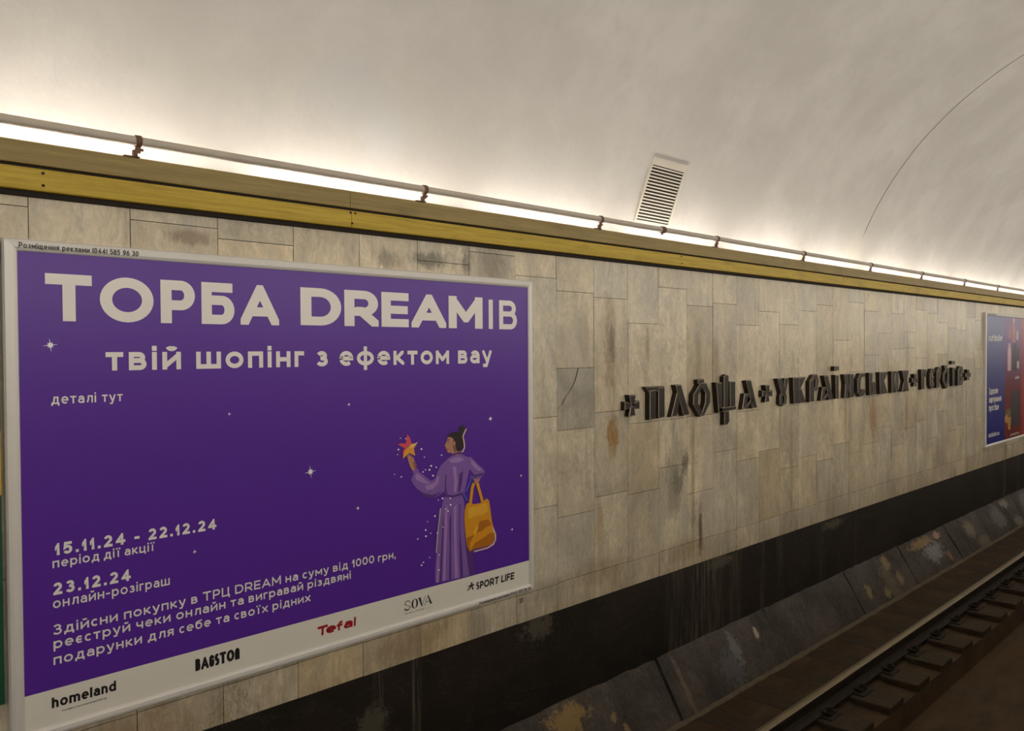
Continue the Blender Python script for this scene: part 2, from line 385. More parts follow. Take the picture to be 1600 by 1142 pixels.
# ------------------------------------------------------------------ structure
ZTOP = lambda x: 3.345 + 0.0036*(x-1)        # underside of the cornice (the line climbs slightly)
ZBLK = lambda x: 0.912 - 0.0032*(x-1.7)      # foot of the marble
def col_edges():
    xs = []; x = 0.95
    while x > X0: xs.append(x); x -= 0.4
    xs = xs[::-1]; x = 1.35
    while x < 8.3: xs.append(x); x += 0.402
    while x < X1: xs.append(x); x += 0.412
    return xs
JOINTS = {0.95-.4: [3.302], 1.35: [3.295, 2.2], 2.956: [3.235], 3.352: [3.32], 3.753: [3.198, 2.251, 1.641], 4.156: [3.116, 2.58, 2.15, 1.547],
          4.569: [3.088, 2.252, 1.637], 4.964: [2.909, 2.143], 5.363: [3.204, 2.145], 5.767: [3.073, 2.148], 6.164: [3.106, 2.24, 1.814],
          6.575: [2.926, 2.142], 6.993: [3.061, 1.750], 7.394: [2.946, 2.15, 1.537], 7.812: [3.093, 2.3], 8.232: [3.165, 2.2, 1.533], 8.644: [2.8, 1.675],
          9.06: [3.224, 2.45, 1.54]}
# marble wall: one mesh, a backing and every slab with its own face, tint and tiny tilt
wb = MB(); tints = []
def wface(pts, mi, t):
    wb.face(pts, mi); tints.extend([t]*len(pts))
wface([(X0, .012, .70), (X1, .012, .70), (X1, .012, 3.55), (X0, .012, 3.55)], 1, (1, 1, 1))
xs = col_edges()
for i in range(len(xs)-1):
    xa, xb = xs[i], xs[i+1]
    js = None
    for k, v in JOINTS.items():
        if abs(k-xa) < 0.12: js = list(v)
    if js is None:
        js = [random.uniform(2.85, 3.25), random.choice([2.143, 2.15, 2.25, 2.4, 2.55]), random.uniform(1.5, 1.85)]
        if random.random() < .3: js.append(random.uniform(2.55, 2.75))
    elif len(js) < 3 and min(js) > 1.9: js.append(random.uniform(1.5, 1.8))
    js.append(1.095+random.uniform(-.006, .006))
    zm = (xa+xb)/2
    edges = sorted([ZBLK(zm)] + js + [ZTOP(zm)+.03])
    for a, b in zip(edges, edges[1:]):
        if b-a < .03: continue
        v = max(-.16, min(.14, random.gauss(0, 1)*0.075)); h = random.gauss(0, 1)*0.022
        t = (1+v+h, 1+v, 1+v-h*1.6)
        if abs(xa-4.156) < .12 and abs(a-2.15) < .02: t = (0.72, 0.76, 0.83)
        g_ = 0.0016; y = random.uniform(-.0012, .0012); q = [y+random.uniform(-.0006, .0006) for _ in range(4)]
        P = [(xa+g_, a+g_), (xb-g_, a+g_), (xb-g_, b-g_), (xa+g_, b-g_)]
        wface([(p[0], yy, p[1]) for p, yy in zip(P, q)], 0, t)
        for k in range(4):
            p0, p1 = P[k], P[(k+1) % 4]
            wface([(p0[0], q[k], p0[1]), (p0[0], .0118, p0[1]), (p1[0], .0118, p1[1]), (p1[0], q[(k+1) % 4], p1[1])], 0, tuple(c*.6 for c in t))
me = bpy.data.meshes.new('wall_back'); me.from_pydata(wb.v, [], wb.f)
me.materials.append(M['marble']); me.materials.append(M['grout'])
for p, i in zip(me.polygons, wb.mi): p.material_index = i
ca = me.color_attributes.new('tint', 'FLOAT_COLOR', 'POINT')
for i, t in enumerate(tints): ca.data[i].color = (*t, 1)
wall = bpy.data.objects.new('wall_back', me); COL.objects.link(wall)
tag(wall, 'beige marble slab wall behind the track', kind='structure')

# painted 33 below the poster (made with the other lettering, further down)

# crack across the grey slab
b = MB()
cp = [(4.39, 2.58), (4.36, 2.50), (4.335, 2.46), (4.30, 2.42), (4.26, 2.385), (4.235, 2.36), (4.215, 2.325), (4.17, 2.30)]
b.grid([[(x-.004, -.0022, z), (x+.005, -.0022, z+.004), (x+.005, .004, z+.004), (x-.004, .004, z)] for x, z in cp])
b.build('crack', M['grout'], wall)

# vault
b = MB(); NA = 96
a0 = math.asin((3.30-VZ)/VR)
arc = [(VY+VR*math.cos(a0+(PI-2*a0)*k/NA), VZ+VR*math.sin(a0+(PI-2*a0)*k/NA)) for k in range(NA+1)]
b.profile_x(arc, X0, X1, seg=24, closed=False)
o = b.build('ceiling', M['vault'], smooth=True); tag(o, 'curved off white plastered vault', kind='structure')

# unseen ledge of the cove behind the cornice, made white to bounce light
b = MB(); b.profile_x([(-.02, 3.37), (.45, 3.37), (.45, 3.42), (-.02, 3.42)], X0, X1, za=.0036*(X0-1), zb=.0036*(X1-1))
tag(b.build('trim_3', M['white_ledge']), 'unseen white ledge of the light cove, added to bounce light', kind='structure')

# cornice boards in 3.1 m lengths, with a dark gap between and beneath
def board(name, prof, mat, label):
    b = MB(); x = 2.467-3.115*4
    while x < X1:
        xa, xb = max(x+.0015, X0), min(x+3.115-.0015, X1)
        b.profile_x(prof, xa, xb, za=.0036*(xa-1), zb=.0036*(xb-1)); x += 3.115
    return tag(b.build(name, mat), label, kind='structure')
up_b = board('trim_1', [(-.052, 3.470), (-.049, 3.467), (-.02, 3.467), (-.02, 3.560), (-.046, 3.560), (-.050, 3.556)], M['shaded_brass'], 'upper board of the cornice, brass toned darker for shade')
lo_b = board('trim_2', [(-.062, 3.366), (-.058, 3.362), (-.02, 3.362), (-.02, 3.452), (-.058, 3.452), (-.062, 3.448)], M['brass'], 'lower brass coloured board of the cornice')
b = MB(); b.profile_x([(-.030, 3.343), (-.002, 3.343), (-.002, 3.559), (-.030, 3.559)], X0, X1, za=.0036*(X0-1), zb=.0036*(X1-1))  # near-black strip paints the shade between and under the boards
tag(b.build('trim_4', M['near_black']), 'dark strip behind the cornice boards, painted shade of the gap', kind='structure')
# screws in the brass board
b = MB()
for x, z in [(.99, 3.435), (.99, 3.385), (2.46, 3.44), (2.49, 3.44), (5.60, 3.44), (8.70, 3.44), (11.93, 3.44), (2.47, 3.385), (5.61, 3.385)]:
    zz = z+.0036*(x-1); b.tube((x, -.061, zz), (x, -.0645, zz), .006, 8)
b.build('screw', M['near_black'], lo_b)

# black plinth, slabs' bed, track bed
b = MB(); b.grid([[(x, .006, .16), (x, .006, ZBLK(x)), (x, .35, ZBLK(x)), (x, .35, .16)] for x in (X0, 0, 8, 16, 24, X1)])
tag(b.build('baseboard_back', M['black']), 'black plinth below the marble', kind='structure')
b = MB()
b.profile_x([(.006, .20), (.35, .20), (.35, -.8), (-5.0, -.8), (-5.0, -.2), (-3.2, -.2), (-2.60, -.2), (-2.52, -.41), (-1.40, -.41), (-1.33, -.40), (-1.30, -.225), (-1.02, -.215),
             (-.985, -.200), (-.86, -.200), (-.80, -.167), (-.30, -.166), (-.23, -.170)], X0, X1)
tag(b.build('floor', M['bed']), 'brown track bed with a drain along the middle', kind='structure')

b = MB(); r = random.Random(5); rings = []
x = X0
while x < X1:
    j = r.uniform(-.008, .008); h = r.uniform(-.006, .006)
    rings.append([(x, -.255, -.175), (x, -.262, -.150+h), (x, -.290+j, -.154+h), (x, -.306+j, -.172)]); x += .11
b.grid(rings); tag(b.build('trim_5', plain('mortar', (0.16, 0.125, 0.085), 0.9, 0, 0.4, 14, 0.3)), 'thin mortar fillet along the foot of the slabs', kind='structure')
# platform, its wall, cornice and cove, behind the camera
b = MB(); b.box(X0, X1, -6.2, -3.28, -.2, 1.10)
tag(b.build('floor_platform', M['platform']), 'granite platform the photo was taken from', kind='structure')
b = MB(); b.box(X0, X1, -6.2, -5.70, 1.10, 3.42); b.box(X0, X1, -5.70, -5.62, 3.36, 3.50)
tag(b.build('wall_front', M['pylon']), 'marble wall on the platform side', kind='structure')
for nm, x in (('wall_left', X0), ('wall_right', X1)):  # unseen caps, added to hold the light inside the tunnel
    b = MB(); b.box(x-.1, x, -6.3, .6, -.8, 6.2)
    tag(b.build(nm, M['end_cap']), 'unseen cap on the tunnel, added to keep light in', kind='structure')

# ------------------------------------------------------------------ sloping slabs at the foot of the wall
SLAB_X = [0.05, 1.85, 3.55, 5.32, 7.045, 8.84, 10.43, 12.10, 13.735, 15.40, 17.10, 18.80]
SLAB_LABEL = ['grey sloping concrete slab leaning on plinth, out of frame at near end', 'grey sloping concrete slab leaning on plinth, just before the ochre patched one',
    'sloping concrete slab with one big ragged ochre patch on its top edge', 'sloping concrete slab with pale water streaks running down from plinth',
    'plain dark grey sloping concrete slab between the streaked and the ochre flecked slabs', 'sloping concrete slab scattered with small ochre flecks, below plinth',
    'sloping concrete slab with whitish smears and a brown band along its top edge', 'sloping concrete slab directly after the whitish smeared one, going away along track',
    'sloping concrete slab second beyond the whitish smeared one, with pale scuffs', 'sloping concrete slab below the blue poster, furthest at right edge', 'sloping concrete slab beyond the blue poster edge, out of frame']
for i in range(2, len(SLAB_X)-2):
    xa, xb = SLAB_X[i]+.011, SLAB_X[i+1]-.011
    r = random.Random(i*3+1); d = r.uniform(-.008, .010); sk = r.uniform(-.006, .006)
    org = ((xa+xb)/2, -.26, -.185)
    top, bot = Vector((0, -.003, .262)), Vector((0, -.272, -.186))
    dirv = (bot-top).normalized(); nrm = Vector((0, dirv.z, -dirv.y)); nrm = nrm if nrm.y < 0 else -nrm
    rings = []; NX, NZ = 14, 6
    b = MB(); grid = []
    for a in range(NX+1):
        x = xa+(xb-xa)*a/NX; row = []
        for c in range(NZ+1):
            t = c/NZ; p = top.lerp(bot, t); p = p+nrm*(d+sk*(a/NX-.5)*2+r.uniform(-.003, .003)); 
            if c == 0: p.z += r.uniform(-.006, .006)
            if a in (0, NX) or c in (0,): p = p-nrm*.006
            p.x = x+(0 if 0 < a < NX else r.uniform(-.003, .003)); row.append(p)
        back = [top-nrm*.05, bot-nrm*.05]
        row += [Vector((x, back[1].y+.05, back[1].z)), Vector((x, back[0].y+.0, back[0].z-.01))]
        grid.append(row)
    b.grid(grid)
    o = b.build('sloping_slab', M['slab'], origin=org)
    tag(o, SLAB_LABEL[i], 'concrete slab', 'sloping concrete slabs along the foot of the wall')

# ------------------------------------------------------------------ sleepers with plates and clips
ORD = ['first', 'second', 'third', 'fourth', 'fifth', 'sixth', 'seventh', 'eighth', 'ninth', 'tenth', 'eleventh', 'twelfth', 'thirteenth', 'fourteenth', 'fifteenth',
       'sixteenth', 'seventeenth', 'eighteenth', 'nineteenth', 'twentieth', 'twenty first', 'twenty second']
def make_sleeper():
    root = empty('railway_sleeper', (0, -.79, -.2))
    b = MB(); b.box(-.15, .15, -1.30, -.315, -.36, -.163, ch=.008); b.build('block', M['timber'], root)
    b = MB(); b.box(-.09, .09, -1.075, -.77, -.164, -.150, ch=.003); b.build('base_plate', M['rust'], root)
    return root
proto = make_sleeper()
def copy_tree(o, parent=None):
    c = o.copy(); COL.objects.link(c)
    if parent: c.parent = parent
    for ch in list(o.children): copy_tree(ch, c)
    return c
for i in range(20):
    o = proto if i == 0 else copy_tree(proto)
    o.location = (5.58+.615*i, -.79, -.2)
    tag(o, 'dark timber sleeper under the rail, %s counted from the bottom of the photo' % ORD[i], 'sleeper', 'timber sleepers under the rail')

# ------------------------------------------------------------------ rail
b = MB()
prof = [(-.066, -.150), (-.066, -.141), (-.020, -.126), (-.009, -.110), (-.009, -.050), (-.030, -.036), (-.0345, -.030), (-.0335, -.010), (-.027, -.003), (0, .001),
        (.027, -.003), (.0335, -.010), (.0345, -.030), (.030, -.036), (.009, -.050), (.009, -.110), (.020, -.126), (.066, -.141), (.066, -.150)]
prof = [(y-.922, z) for y, z in prof]
b.profile_x(prof, X0, X1, seg=16)
o = b.build('rail', [M['rust'], M['rail_top']], origin=(0, -.922, -.15))
for p in o.data.polygons:
    if p.center.z+(-.15) > -.012: p.material_index = 1
rail_o = o
for i in range(20):
    for s in (-1, 1):
        y = -.922+s*.100; x = 5.58+.615*i
        b = MB(); b.box(x-.05, x+.05, min(y, y-s*.055), max(y, y-s*.055), -.140, -.122, ch=.004)
        b.box(x-.05, x+.05, min(y, y+s*.02), max(y, y+s*.02), -.1495, -.122, ch=.004)
        b.tube((x, y, -.124), (x, y, -.090), .014, 8); b.tube((x, y, -.120), (x, y, -.102), .026, 6)
        b.build('rail_clip', M['rust'], rail_o)
tag(o, 'steel running rail with a bright worn top, along the foot of the wall', 'rail')

# ------------------------------------------------------------------ pipe on brackets above the cornice
PZ = lambda x: 3.632 + .0036*(x-1)
pr = empty('conduit_pipe', (1.37, -.05, 3.56))
tag(pr, 'long thin beige pipe carried on small brackets above the cornice', 'pipe')
b = MB()
rings = []
for i in range(25):
    x = X0+(X1-X0)*i/24
    rings.append([(x, -.05+.0205*math.cos(2*PI*k/16), PZ(x)+.0205*math.sin(2*PI*k/16)) for k in range(16)])
b.grid(rings); b.build('pipe_run', M['pipe'], pr, smooth=True)
BX = [1.37, 2.975, 4.587, 6.161, 7.791, 9.471, 11.122, 12.86, 14.516, 16.2, 17.9]
for x in BX:
    z = PZ(x); b = MB()
    # split clamp ring
    ring = lambda xx, r: [(xx, -.05+r*math.cos(2*PI*k/16), z+r*math.sin(2*PI*k/16)) for k in range(16)]
    b.grid([ring(x-.013, .0225), ring(x-.011, .0262), ring(x+.011, .0262), ring(x+.013, .0225)])
    b.box(x-.010, x+.010, -.056, -.044, z-.052, z-.022, ch=.002)
    b.tube((x-.012, -.05, z-.036), (x+.022, -.05, z-.036), .006, 8)
    b.box(x-.022, x-.004, -.058, -.040, 3.558+.0036*(x-1), z-.040, ch=.002)
    b.box(x-.060, x+.006, -.058, -.030, 3.558+.0036*(x-1), 3.564+.0036*(x-1), ch=.001)
    br = b.build('bracket', M['bracket'], pr)

b = MB(); z = PZ(5.36); ring = lambda xx, r_: [(xx, -.05+r_*math.cos(2*PI*k/16), z+r_*math.sin(2*PI*k/16)) for k in range(16)]
b.grid([ring(5.335, .0225), ring(5.34, .027), ring(5.38, .027), ring(5.385, .0225)]); b.tube((5.352, -.05, z-.04), (5.352, -.05, z-.02), .009, 8)
b.build('coupling', M['bracket'], pr)
# ------------------------------------------------------------------ lamps of the cove: tubes lying behind the cornice
em = bpy.data.materials.new('tube_glow'); em.use_nodes = True
N = em.node_tree.nodes; N.clear()
e = N.new('ShaderNodeEmission'); e.inputs[0].default_value = (*LAMP, 1); e.inputs[1].default_value = TUBE_EMISSION
oo = N.new('ShaderNodeOutputMaterial'); em.node_tree.links.new(e.outputs[0], oo.inputs[0])
def make_tube():
    r = empty('fluorescent_tube', (0, .10, 3.49))
    b = MB(); b.tube((-.72, .10, 3.49), (.72, .10, 3.49), .019, 8); b.build('tube', em, r)
    for s in (-1, 1):
        b = MB(); b.tube((s*.72, .10, 3.49), (s*.75, .10, 3.49), .021, 8); b.box(s*.735-.012, s*.735+.012, .085, .115, 3.418, 3.49); b.build('lamp_holder', M['white_ledge'], r)
    return r
tb = make_tube()
for i in range(29):
    o = tb if i == 0 else copy_tree(tb)
    x = -7.0+1.62*i
    o.location = (x, .10, 3.49+.0036*(x-1))
    tag(o, 'white fluorescent tube lying in the cove behind the cornice', 'lamp', 'fluorescent tubes in the cove')

# ------------------------------------------------------------------ ventilation grille on the vault
def vault_frame(x, z):
    y = VY+math.sqrt(VR*VR-(z-VZ)**2)
    n = Vector((0, VY-y, VZ-z)).normalized()     # towards the axis
    t = Vector((0, n.z, -n.y)); t = t if t.z > 0 else -t
    return Vector((x, y, z)), n, t
c0, nv, tv = vault_frame(5.63, 3.985)
vr = empty('vent_grille', c0)
tag(vr, 'louvred ventilation grille set in the white vault above the pipe', 'vent')
VW, VH = .222, .225
def vbox(b, u0, u1, w0, w1, d0, d1, tilt=0.0):
    """box in grille axes: u along X, w up the vault, d out of it"""
    cw, cd = (w0+w1)/2, (d0+d1)/2
    def P(u, w, d):
        dw, dd = w-cw, d-cd
        w2 = cw+dw*math.cos(tilt)-dd*math.sin(tilt); d2 = cd+dw*math.sin(tilt)+dd*math.cos(tilt)
        return c0+Vector((u, 0, 0))+tv*w2+nv*d2
    b.grid([[P(u0, w0, d), P(u1, w0, d), P(u1, w1, d), P(u0, w1, d)] for d in (d0, d1)])
b = MB(); vbox(b, -VW, VW, -VH, VH, -.012, .0105); b.build('backing', M['vent_dark'], vr)  # near-black plate painted as the shade behind the slats
b = MB()
for u0, u1, w0, w1 in ((-VW-.022, -VW, -VH-.02, VH+.05), (VW, VW+.022, -VH-.02, VH+.05), (-VW, VW, VH, VH+.05), (-VW, VW, -VH-.02, -VH)):
    vbox(b, u0, u1, w0, w1, -.02, .0185)
vbox(b, -VW-.03, VW+.03, VH+.05, VH+.060, -.02, .027)
b.build('frame', M['vent'], vr)
for k in range(17):
    w = -VH+.016+k*(2*VH-.03)/16
    b = MB(); vbox(b, -VW, VW, w-.0056, w+.0056, .0125, .0145, tilt=0.25); b.build('slat', M['vent'], vr)

# ------------------------------------------------------------------ flat lettering: a stroke alphabet
def A(cx, cy, rx, ry, a0, a1, n=None):
    n = n or max(4, int(abs(a1-a0)/12))
    return [(cx+rx*math.cos(math.radians(a0+(a1-a0)*k/n)), cy+ry*math.sin(math.radians(a0+(a1-a0)*k/n))) for k in range(n+1)]
O_ = A(.5, .5, .5, .5, 0, 360, 32)
LOW = {  # width (x-heights), paths
 'а': (.88, [[(1, 0), (1, .62)]+A(.52, .62, .48, .38, 0, 155), [(1, .57), (.42, .57)]+A(.42, .285, .42, .285, 90, 270)+[(.6, 0), (1, .22)]]),
 'б': (.95, [A(.5, .5, .5, .5, 0, 360, 28), [(0, .5), (0, .85)]+A(.5, .95, .5, .4, 180, 110)+[(.95, 1.45)]]),
 'в': (.85, [[(0, 0), (0, 1), (.55, 1)]+A(.6, .77, .3, .23, 90, -90)+[(0, .54)], [(.6, .54)]+A(.66, .27, .34, .27, 90, -90)+[(0, 0)]]),
 'г': (.62, [[(0, 0), (0, 1), (1, 1)]]),
 'д': (1.1, [[(0, -.28), (0, 0), (1, 0), (1, -.28)], [(.16, 0), (.32, .5), (.36, 1), (.86, 1), (.86, 0)]]),
 'е': (.98, [[(.02, .5), (1, .5)]+A(.5, .5, .5, .5, 0, 312)]),
 'є': (.92, [A(.5, .5, .5, .5, 48, 312), [(.02, .5), (.7, .5)]]),
 'з': (.8, [A(.46, .77, .42, .23, 160, -90)+[(.3, .54)], [(.46, .54)]+A(.48, .27, .5, .27, 90, -160)]),
 'и': (.95, [[(0, 1), (0, 0)], [(1, 1), (1, 0)], [(0, .06), (1, .94)]]),
 'й': (.95, [[(0, 1), (0, 0)], [(1, 1), (1, 0)], [(0, .06), (1, .94)], A(.5, 1.62, .26, .2, 190, 350)]),
 'і': (.26, [[(.5, 0), (.5, 1)], [(.5, 1.45), (.5, 1.47)]]),
 'ї': (.5, [[(.5, 0), (.5, 1)], [(.0, 1.45), (.0, 1.47)], [(1, 1.45), (1, 1.47)]]),
 'к': (.85, [[(0, 0), (0, 1)], [(.92, 1.0), (.28, .5)], [(.28, .5), (1, 0)], [(0, .5), (.3, .5)]]),
 'л': (.95, [[(0, .0), (.16, .08), (.28, .5), (.3, 1), (1, 1), (1, 0)]]),
 'м': (1.15, [[(0, 0), (0, 1)], [(1, 0), (1, 1)], [(0, 1), (.5, .28), (1, 1)]]),
 'н': (.9, [[(0, 0), (0, 1)], [(1, 0), (1, 1)], [(0, .5), (1, .5)]]),
 'о': (1.02, [O_]),
 'п': (.9, [[(0, 0), (0, 1), (1, 1), (1, 0)]]),
 'р': (.98, [[(0, -.42), (0, 1)], O_]),
 'с': (.9, [A(.5, .5, .5, .5, 48, 312)]),
 'т': (.82, [[(.5, 0), (.5, 1)], [(0, 1), (1, 1)]]),
 'у': (.9, [[(0, 1), (.5, .04)], [(1, 1), (.42, -.42), (.1, -.42)]]),
 'ф': (1.25, [[(.5, -.42), (.5, 1.42)], O_]),
 'х': (.9, [[(0, 1), (1, 0)], [(1, 1), (0, 0)]]),
 'ц': (1.0, [[(0, 1), (0, 0), (1, 0), (1, -.28)], [(.86, 1), (.86, 0)]]),
 'ч': (.85, [[(0, 1), (0, .68)]+A(.4, .68, .4, .28, 180, 270)+[(1, .40)], [(1, 1), (1, 0)]]),
 'ш': (1.35, [[(0, 1), (0, 0), (1, 0), (1, 1)], [(.5, 0), (.5, 1)]]),
 'щ': (1.4, [[(0, 1), (0, 0), (1, 0), (1, -.28)], [(.9, 0), (.9, 1)], [(.45, 0), (.45, 1)]]),
 'я': (.85, [[(1, 0), (1, 1), (.4, 1)]+A(.4, .74, .38, .26, 90, 270)+[(1, .48)], [(.45, .48), (0, 0)]]),
 'ь': (.8, [[(0, 1), (0, 0), (.6, 0)]+A(.62, .3, .38, .3, -90, 90)+[(0, .6)]]),
 'h': (.88, [[(0, 0), (0, 1.42)], [(0, .55)]+A(.5, .55, .5, .45, 180, 0)+[(1, 0)]]),
 'o': (1.02, [O_]), 'e': (.98, [[(.02, .5), (1, .5)]+A(.5, .5, .5, .5, 0, 312)]),
 'm': (1.45, [[(0, 0), (0, 1)], [(0, .6)]+A(.25, .6, .25, .4, 180, 0)+[(.5, 0)], [(.5, .6)]+A(.75, .6, .25, .4, 180, 0)+[(1, 0)]]),
 'l': (.24, [[(.5, 0), (.5, 1.42)]]),
 'a': (.9, [[(1, 0), (1, .62)]+A(.52, .62, .48, .38, 0, 155), [(1, .57), (.42, .57)]+A(.42, .285, .42, .285, 90, 270)+[(.6, 0), (1, .22)]]),
 'n': (.88, [[(0, 0), (0, 1)], [(0, .55)]+A(.5, .55, .5, .45, 180, 0)+[(1, 0)]]),
 'd': (1.0, [[(1, 0), (1, 1.42)], O_]), 'b': (1.0, [[(0, 0), (0, 1.42)], O_]),
 'u': (.88, [[(1, 0), (1, 1)], [(0, 1), (0, .45)]+A(.5, .45, .5, .45, 180, 360)]),
 't': (.6, [[(.4, 1.3), (.4, .2), (.6, 0), (1, 0)], [(0, 1), (1, 1)]]),
 'r': (.55, [[(0, 0), (0, 1)], [(0, .5)]+A(.8, .5, .8, .5, 180, 80)]),
 'i': (.26, [[(.5, 0), (.5, 1)], [(.5, 1.45), (.5, 1.47)]]),
 'f': (.66, [[(.3, 0), (.3, 1.1)]+A(.8, 1.1, .5, .34, 180, 75)+[(1, 1.44)], [(.0, .86), (.8, .86)]]),
 'g': (1.0, [O_, [(1, 1), (1, -.1)]+A(.5, -.1, .5, .32, 0, -150)]),
 'y': (.9, [[(0, 1), (.5, .04)], [(1, 1), (.42, -.42), (.1, -.42)]]), 's': (.8, [A(.5, .75, .45, .25, 40, 270)+A(.5, .25, .48, .25, 90, -140)]),
 'p': (.98, [[(0, -.42), (0, 1)], O_]), 'v': (.9, [[(0, 1), (.5, 0), (1, 1)]]), 'w': (1.3, [[(0, 1), (.27, 0), (.5, .9), (.73, 0), (1, 1)]]), 'c': (.9, [A(.5, .5, .5, .5, 48, 312)]),
}
CAPS = {  # width (cap heights), paths
 'Т': (.84, [[(.5, 0), (.5, 1)], [(0, 1), (1, 1)]]), 'О': (1.06, [O_]),
 'Р': (.74, [[(0, 0), (0, 1), (.55, 1)]+A(.62, .70, .38, .30, 90, -90)+[(0, .40)]]),
 'Б': (.76, [[(.92, 1), (0, 1), (0, 0), (.6, 0)]+A(.66, .30, .34, .30, -90, 90)+[(0, .60)]]),
 'А': (.96, [[(0, 0), (.5, 1), (1, 0)], [(.2, .28), (.8, .28)]]),
 'D': (.90, [[(0, 0), (0, 1), (.45, 1)]+A(.48, .5, .52, .5, 90, -90)+[(0, 0)]]),
 'R': (.82, [[(0, 0), (0, 1), (.55, 1)]+A(.60, .69, .38, .31, 90, -90)+[(0, .38)], [(.48, .40), (1, 0)]]),
 'E': (.70, [[(1, 1), (0, 1), (0, 0), (1, 0)], [(0, .5), (.95, .5)]]),
 'A': (.96, [[(0, 0), (.5, 1), (1, 0)], [(.2, .28), (.8, .28)]]),
 'M': (1.02, [[(0, 0), (0, 1)], [(1, 0), (1, 1)], [(0, 1), (.5, .25), (1, 1)]]),
 'І': (.2, [[(.5, 0), (.5, 1)]]),
 'В': (.74, [[(0, 0), (0, 1), (.52, 1)]+A(.6, .77, .32, .23, 90, -90)+[(0, .54)], [(.6, .54)]+A(.66, .27, .34, .27, 90, -90)+[(0, 0)]]),
 'З': (.72, [A(.46, .77, .42, .23, 160, -90)+[(.3, .54)], [(.46, .54)]+A(.48, .27, .5, .27, 90, -160)]),
 'Ц': (.86, [[(0, 1), (0, 0), (1, 0), (1, -.2)], [(.86, 1), (.86, 0)]]),
 'S': (.62, [A(.5, .75, .45, .25, 35, 270)+A(.5, .25, .48, .25, 90, -145)]), 'P': (.66, [[(0, 0), (0, 1), (.55, 1)]+A(.62, .70, .38, .30, 90, -90)+[(0, .40)]]),
 'O': (1.0, [O_]), 'T': (.8, [[(.5, 0), (.5, 1)], [(0, 1), (1, 1)]]), 'L': (.6, [[(0, 1), (0, 0), (1, 0)]]), 'I': (.2, [[(.5, 0), (.5, 1)]]),
 'F': (.62, [[(0, 0), (0, 1), (1, 1)], [(0, .5), (.9, .5)]]), 'J': (.5, [[(1, 1), (1, .3)]+A(.5, .3, .5, .3, 0, -170)]), 'H': (.8, [[(0, 0), (0, 1)], [(1, 0), (1, 1)], [(0, .5), (1, .5)]]),
 'B': (.62, [[(0, 0), (0, 1), (.52, 1)]+A(.6, .77, .3, .23, 90, -90)+[(.35, .54)], [(.6, .54)]+A(.66, .27, .34, .27, 90, -90)+[(0, 0)]]),
 'G': (.62, [[(1, .72)]+A(.5, .75, .5, .25, 0, 180)+A(.5, .25, .5, .25, 180, 360)+[(1, .48), (.55, .48)]]),
 'N': (.62, [[(0, 0), (0, .7)]+A(.5, .7, .5, .3, 180, 0)+[(1, 0)]]),
 '0': (.72, [O_]), '1': (.42, [[(0, .72), (.8, 1), (.8, 0)]]),
 '2': (.68, [A(.48, .71, .46, .29, 165, -35)+[(.02, 0), (1, 0)]]),
 '3': (.68, [A(.46, .77, .42, .23, 160, -90)+[(.3, .54)], [(.46, .54)]+A(.48, .27, .5, .27, 90, -160)]),
 '4': (.76, [[(.72, 0), (.72, 1), (0, .26), (1, .26)]]),
 '5': (.68, [[(.92, 1), (.16, 1), (.08, .55)]+A(.46, .32, .52, .32, 110, -150)]),
 '6': (.7, [A(.5, .32, .48, .32, 0, 360, 24), [(.03, .36), (.3, .8), (.75, 1)]]),
 '8': (.7, [A(.5, .76, .42, .24, 0, 360, 24), A(.5, .27, .48, .27, 0, 360, 24)]),
 '9': (.7, [A(.5, .68, .48, .32, 0, 360, 24), [(.97, .64), (.7, .2), (.25, 0)]]),
 '.': (.2, [[(.5, 0), (.5, .01)]]), ',': (.22, [[(.6, .02), (.3, -.2)]]), '-': (.42, [[(0, .38), (1, .38)]]), '–': (.5, [[(0, .38), (1, .38)]]),
 '(': (.3, [A(1.3, .45, 1.3, .75, 140, 220)]), ')': (.3, [A(-.3, .45, 1.3, .75, 40, -40)]),
}
def norm_glyphs(D):
    for k, (wd, ps) in D.items():
        a = min(u for p in ps for u, _ in p); c = max(u for p in ps for u, _ in p)
        if c-a > .3: D[k] = (wd*(c-a), [[((u-a)/(c-a), v) for u, v in p] for p in ps])
norm_glyphs(LOW); norm_glyphs(CAPS)
def clip_poly(poly, lo, hi, ax):
    def cut(P, keep, val):
        R_ = []
        for i in range(len(P)):
            a, c = P[i], P[(i+1) % len(P)]
            ka, kc = keep(a[ax]), keep(c[ax])
            if ka: R_.append(a)
            if ka != kc:
                t = (val-a[ax])/(c[ax]-a[ax]); R_.append((a[0]+(c[0]-a[0])*t, a[1]+(c[1]-a[1])*t))
        return R_
    P = cut(poly, lambda v: v >= lo-1e-9, lo)
    return cut(P, lambda v: v <= hi+1e-9, hi) if P else P

